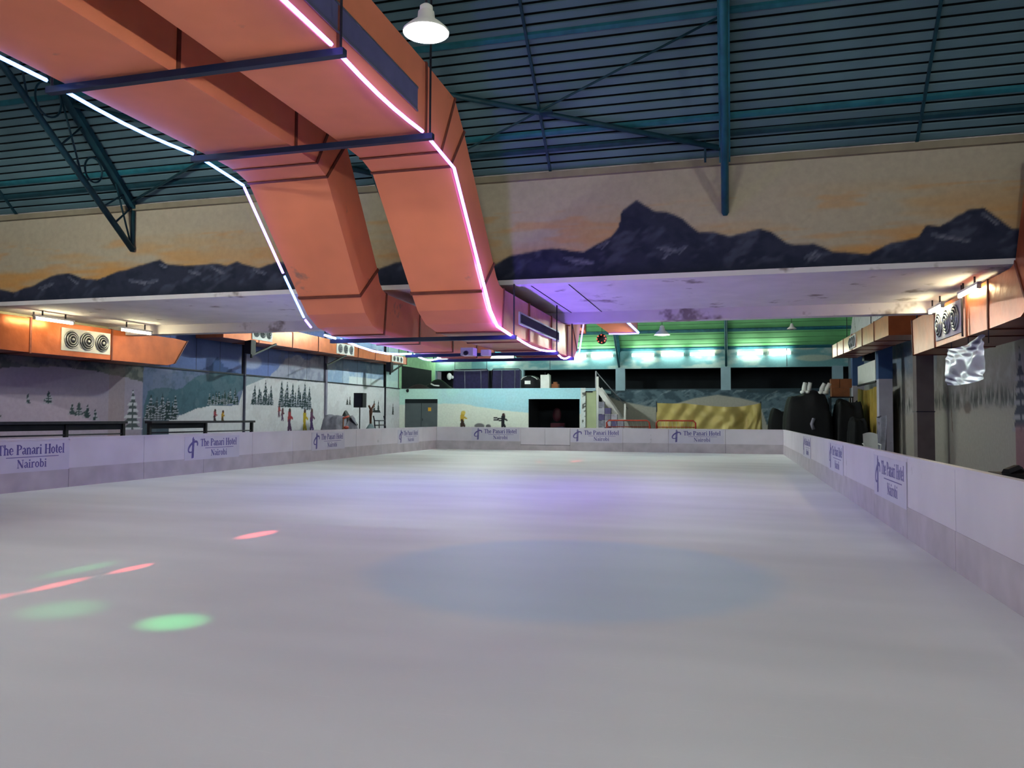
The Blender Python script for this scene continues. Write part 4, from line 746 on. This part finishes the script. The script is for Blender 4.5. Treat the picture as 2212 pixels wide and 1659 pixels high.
def pendant(loc, lab, power, top, r=.28, col=(.95, 1.0, .87), lit=True):
    x, y, z = loc; t = thing('pendant_lamp', lab, 'lamp', loc, 'high bay pendant lamps'); k = r / .28
    MB().lathe([(.28 * k, 0), (.285 * k, .015), (.2 * k, .10 * k), (.11 * k, .17 * k), (.10 * k, .26 * k), (.03, .3 * k)], loc, 32, False).build('shade', M['shade'], t, True)
    gb = MB().lathe([(.08 * k, .26 * k), (.08 * k, .33 * k), (.03, .36 * k)], loc, 20).build('gear_box', M['shade'], t, True); MB().tube([(x, y, z + .34 * k), (x, y, top)], .012, 6).build('cord', M['steel'], gb)
    if lit:
        MB().ball((x, y, z + .04 * k), .235 * k, .235 * k, .075 * k, 20, 8).build('bulb_glass', emit('lamp_glass', (1, .98, .92), 6.0, False), t, True)
        Ld = bpy.data.lights.new('lamp_light', 'POINT'); Ld.shadow_soft_size = .13 * k; Ld.energy = power; Ld.color = col
        lo = bpy.data.objects.new('lamp_light', Ld); COL.objects.link(lo); lo.location = (x, y, z + .02 * k); adopt(lo, t)
    else: MB().ball((x, y, z + .06), .1, .1, .12).build('bulb_glass', M['chrome'], t, True)
pendant((-2.62, 6.5, 5.06), 'bright hanging lamp in front of the orange ducts', P_PENDANT * 7, ROOFZ(6.5), .205)
for x, y, p, lab in ((-13.0, 8.5, 21, 'left over the near ice'), (3.2, 7.0, 9, 'right over the near ice'), (-11.5, .5, 14, 'left above the camera'), (-3.2, .5, 8, 'straight above the camera'), (4.2, -.5, 8, 'right above the camera'), (-11.0, -6, 10, 'left behind the camera'), (-3, -6, 9, 'right behind the camera')):  # unseen lamps added to brighten the near ice and bulkhead
    pendant((x, y, 6.4), 'unseen added fill lamp, ' + lab, P_PENDANT * p, ROOFZ(y))
for x, y, p, lab in ((-13.2, 27.5, 32, 'left over the far ice above the soffit line'), (-.5, 27.5, 17, 'right over the far ice above the soffit line'), (-12.5, 39.0, 62, 'over the far left corner of the ice')):  # unseen lamps added to brighten the far bay, mostly hidden by the soffit
    pendant((x, y, 6.9), 'unseen added fill lamp, ' + lab, P_PENDANT * p, ROOFZ(y), col=(.84, 1, .93))
pendant((-2.93, 36, 5.35), 'white hanging lamp under the green roof', P_PENDANT * 20, ROOFZ(36), .34); pendant((2.9, 40, 5.9), 'unlit hanging lamp under the green roof at right', 0, ROOFZ(40), .22, lit=False)
# party lights
t = thing('mirror_ball', 'dark disco ball with red lights under the green roof', 'disco ball', (-5.67, 36, 5.1)); MB().ball((-5.67, 36, 5.22), .24, n=16, m=12).build('ball', M['black'], t)
for k in range(8): a = k * .8; MB().ball((-5.67 + .2 * math.cos(a), 35.84, 5.22 + .17 * math.sin(a)), .035, n=6, m=4).build('red_light', emit('red_led', (1, .15, .1), .7, False), t)
MB().tube([(-5.67, 36, 5.45), (-5.67, 36, 13)], .012, 6).build('cord', M['steel'], t)
t = thing('disco_projector', 'white disco light fixture fixed under the right lowered duct', 'light', (-5.8, 17.6, 3.0)); MB().box(-6.0, -5.7, 17.2, 17.5, 3.02, 3.2).build('housing', M['white'], t); MB().box(-5.7, -5.5, 17.8, 18.0, 3.06, 3.2).build('housing', M['white'], t); MB().tube([(-5.85, 17.19, 3.08), (-5.85, 17.1, 3.06)], .05, 10).build('lens', M['steel'], t, True)
t2 = thing('disco_projector', 'white disco light fixture under the right duct near the camera', 'light', (-4.7, 5.3, 5.4)); MB().box(-4.85, -4.55, 5.15, 5.45, 5.38, 5.6).build('housing', M['white'], t2)
def spot(target, rgb, power, deg, src=(-5.85, 17.0, 2.98), blend=.8):
    Ld = bpy.data.lights.new('disco_beam', 'SPOT'); Ld.energy = power; Ld.color = rgb; Ld.spot_size = math.radians(deg); Ld.spot_blend = blend; Ld.shadow_soft_size = .01
    o = bpy.data.objects.new('disco_beam', Ld); COL.objects.link(o); o.location = src
    o.rotation_euler = (Vector(target) - Vector(src)).to_track_quat('-Z', 'Y').to_euler(); adopt(o, t)
RED, GRN = (1, .12, .12), (.1, 1, .25)
for yy in (5.3, 6.1, 6.95): spot((-6.2 + .1 * (yy - 5.3), yy, 0), RED, 7500, 1.15, blend=.7)
spot((-6.15, 9.4, 0), RED, 5500, 2.6, blend=1); spot((-6.5, 6.75, 0), GRN, 1800, 2.0, blend=1)
for tx, ty, pw, dg in ((-4.17, 5.25, 330, 7.0), (-5.3, 5.33, 130, 9)): spot((tx, ty, 0), GRN, pw, dg, (-4.7, 5.3, 5.35), 1.0)
spot((-5.43, 28.5, 0), RED, 9000, 2.8, (-5.85, 18.2, 2.98), 1.0); spot((-6.6, 27.5, 0), RED, 4500, 2.2, (-5.85, 18.2, 2.98), 1.0)

# ------------------------------------------------------------------ left aisle things
def railing(y0, y1, lab, open_end):
    t = thing('aisle_railing', lab, 'railing', (-16.5, (y0 + y1) / 2, 0)); MB().box(-16.62, -16.38, y0, y1, 1.36, 1.43).build('top_board', M['steel'], t)
    n = max(2, int((y1 - y0) / 1.9)); ys = [y0 + .05 + (y1 - y0 - .1) * k / n for k in range(n + 1)]
    for y in ys: MB().bar((-16.5, y, -.06), (-16.5, y, 1.38), .09).build('post', M['black'], t)
    for z in (.85, 1.08): MB().tube([(-16.5, y0, z), (-16.5, y1, z)], .022, 6).build('rail', M['steel'], t, True)
    for y, yy in zip(ys, ys[1:] if not open_end else ys[1:-1]): MB().box(-16.53, -16.5, y + .05, yy - .05, 1.2, 1.36).build('infill', mat('dark_green_infill', (40, 46, 44), .8), t)
railing(12.5, 18.55, 'dark railing at the left photo edge behind the boards', False); railing(19.5, 24.75, 'dark railing with an open end below the painted forest', True)
def wall_speaker(y, z, lab):
    t = thing('hung_speaker', lab, 'speaker', (-18.0, y, z)); cab = MB().hexa([(-18.15, y - .14, z + .04), (-17.85, y - .16, z), (-17.85, y + .16, z), (-18.15, y + .14, z + .04), (-18.15, y - .14, z + .52), (-17.85, y - .16, z + .56), (-17.85, y + .16, z + .56), (-18.15, y + .14, z + .52)]).build('cabinet', M['black'], t)
    MB().box(-18.13, -17.87, y - .175, y - .16, z + .05, z + .5).build('grille', mat('speaker_grille', (24, 24, 40), .6), cab); MB().bar((-18.0, y + .1, z - .02), (-18.05, y + 1.9, 4.56), .07).build('bracket', M['black'], t); MB().bar((-18.0, y + .1, z - .12), (-18.0, y + .1, z + .1), .07).build('clamp', M['black'], t)
wall_speaker(26.75, 3.98, 'black speaker on a bracket below the far left duct, nearest'); wall_speaker(39.8, 4.02, 'black speaker on a bracket near the far left corner')
t = thing('empty_bracket', 'empty black speaker bracket between the two wall speakers', 'bracket', (-18.3, 33, 3.9)); MB().bar((-18.0, 32.8, 3.95), (-18.1, 34.9, 4.58), .07).build('arm', M['black'], t); MB().bar((-18.0, 32.8, 3.75), (-18.0, 32.8, 4.05), .08).build('foot', M['steel'], t)
t = thing('speaker_on_stand', 'black speaker on a pole stand before the white left wall', 'speaker', (-17.5, 35.3, 0)); cab = MB().box(-17.72, -17.24, 35.02, 35.44, 2.03, 2.74).build('cabinet', M['black'], t); MB().tube([(-17.5, 35.25, .05), (-17.5, 35.25, 2.05)], .03, 8).build('pole', M['steel'], t, True); MB().box(-17.68, -17.28, 35.0, 35.019, 2.08, 2.69).build('grille', mat('speaker_grille', (24, 24, 40), .6), cab)
for k in range(3): a = k * 2.1; MB().tube([(-17.5, 35.25, .7), (-17.5 + .5 * math.cos(a), 35.25 + .5 * math.sin(a), -.05)], .02, 6).build('leg', M['steel'], t, True)
t = thing('carved_stand', 'brown forked wooden stand on a grey cone beside the speaker', 'stand', (-16.6, 34.6, 0)); MB().tube([(-16.6, 34.6, 1.1), (-16.6, 34.6, 1.6), (-16.6, 34.62, 1.85), (-16.6, 34.65, 1.98)], .06, 8, rs=[.05, .06, .09, .07]).build('stem', M['wood'], t, True)
MB().tube([(-16.6, 34.6, 1.92), (-16.6, 34.4, 2.1)], .05, 6).build('fork_arm', M['wood'], t, True); MB().tube([(-16.6, 34.65, 1.92), (-16.6, 35.0, 2.2)], .045, 6).build('fork_arm', M['wood'], t, True); MB().lathe([(.45, -.06), (.3, .9), (.06, 1.25)], (-16.6, 34.6, 0), 16).build('cone_base', mat('dull_teal_plastic', (110, 128, 134), .6), t, True)
t = thing('sled_frame', 'dark metal sled frame standing behind the left boards', 'frame', (-17.4, 37.4, 0))
for y in (36.7, 37.95): MB().tube([(-17.4, y - .12, 1.62), (-17.4, y, 1.4), (-17.4, y + .12, .9), (-17.4, y + .15, -.05)], .035, 6).build('upright', M['steel'], t, True)
for z in (1.38, 1.15, .6): MB().tube([(-17.4, 36.7, z), (-17.4, 38.0, z)], .03, 6).build('rung', M['steel'], t, True)
MB().tube([(-17.4, 37.25, 1.38), (-17.4, 37.4, -.05)], .025, 6).build('strut', M['steel'], t, True)
h1 = heap(-18.1, -17.2, 32.4, 34.55, 1.75, 12, 'greycloth', 'covered_heap', 'grey cloth covered heap with black top against the left wall', 'heap')
t = thing('black_jacket', 'black jacket thrown over the grey cloth heap', 'jacket', (-17.5, 33.8, 1.5)); MB().grid(lambda u, v: (-17.45 + .25 * v, 33.2 + 1.3 * u, 1.45 + .42 * math.sin(math.pi * u) ** 1.5 + .12 * math.sin(7 * u) - .35 * v), 16, 6).build('cloth', M['black'], t, True)
t = thing('red_hockey_stick', 'dark stick with red ends leaning on the grey heap', 'stick', (-17.1, 32.9, 0)); MB().tube([(-17.1, 32.75, .0), (-17.1, 32.8, 1.5)], .03, 6).build('shaft', M['brown'], t, True); MB().tube([(-17.1, 32.8, 1.5), (-17.1, 33.3, 1.6)], .05, 6).build('blade', M['red'], t, True); MB().ball((-17.05, 33.0, 1.08), .1, .2, .08).build('red_cap', M['red'], t, True)
tag(MB().ball((-19.0, YBX - .12, 3.18), .09, .09, .11).box(-19.04, -18.96, YBX - .1, YBX, 3.2, 3.28).build('wall_camera', M['black'], None, True), 'small black camera dome below the store room deck', 'camera')
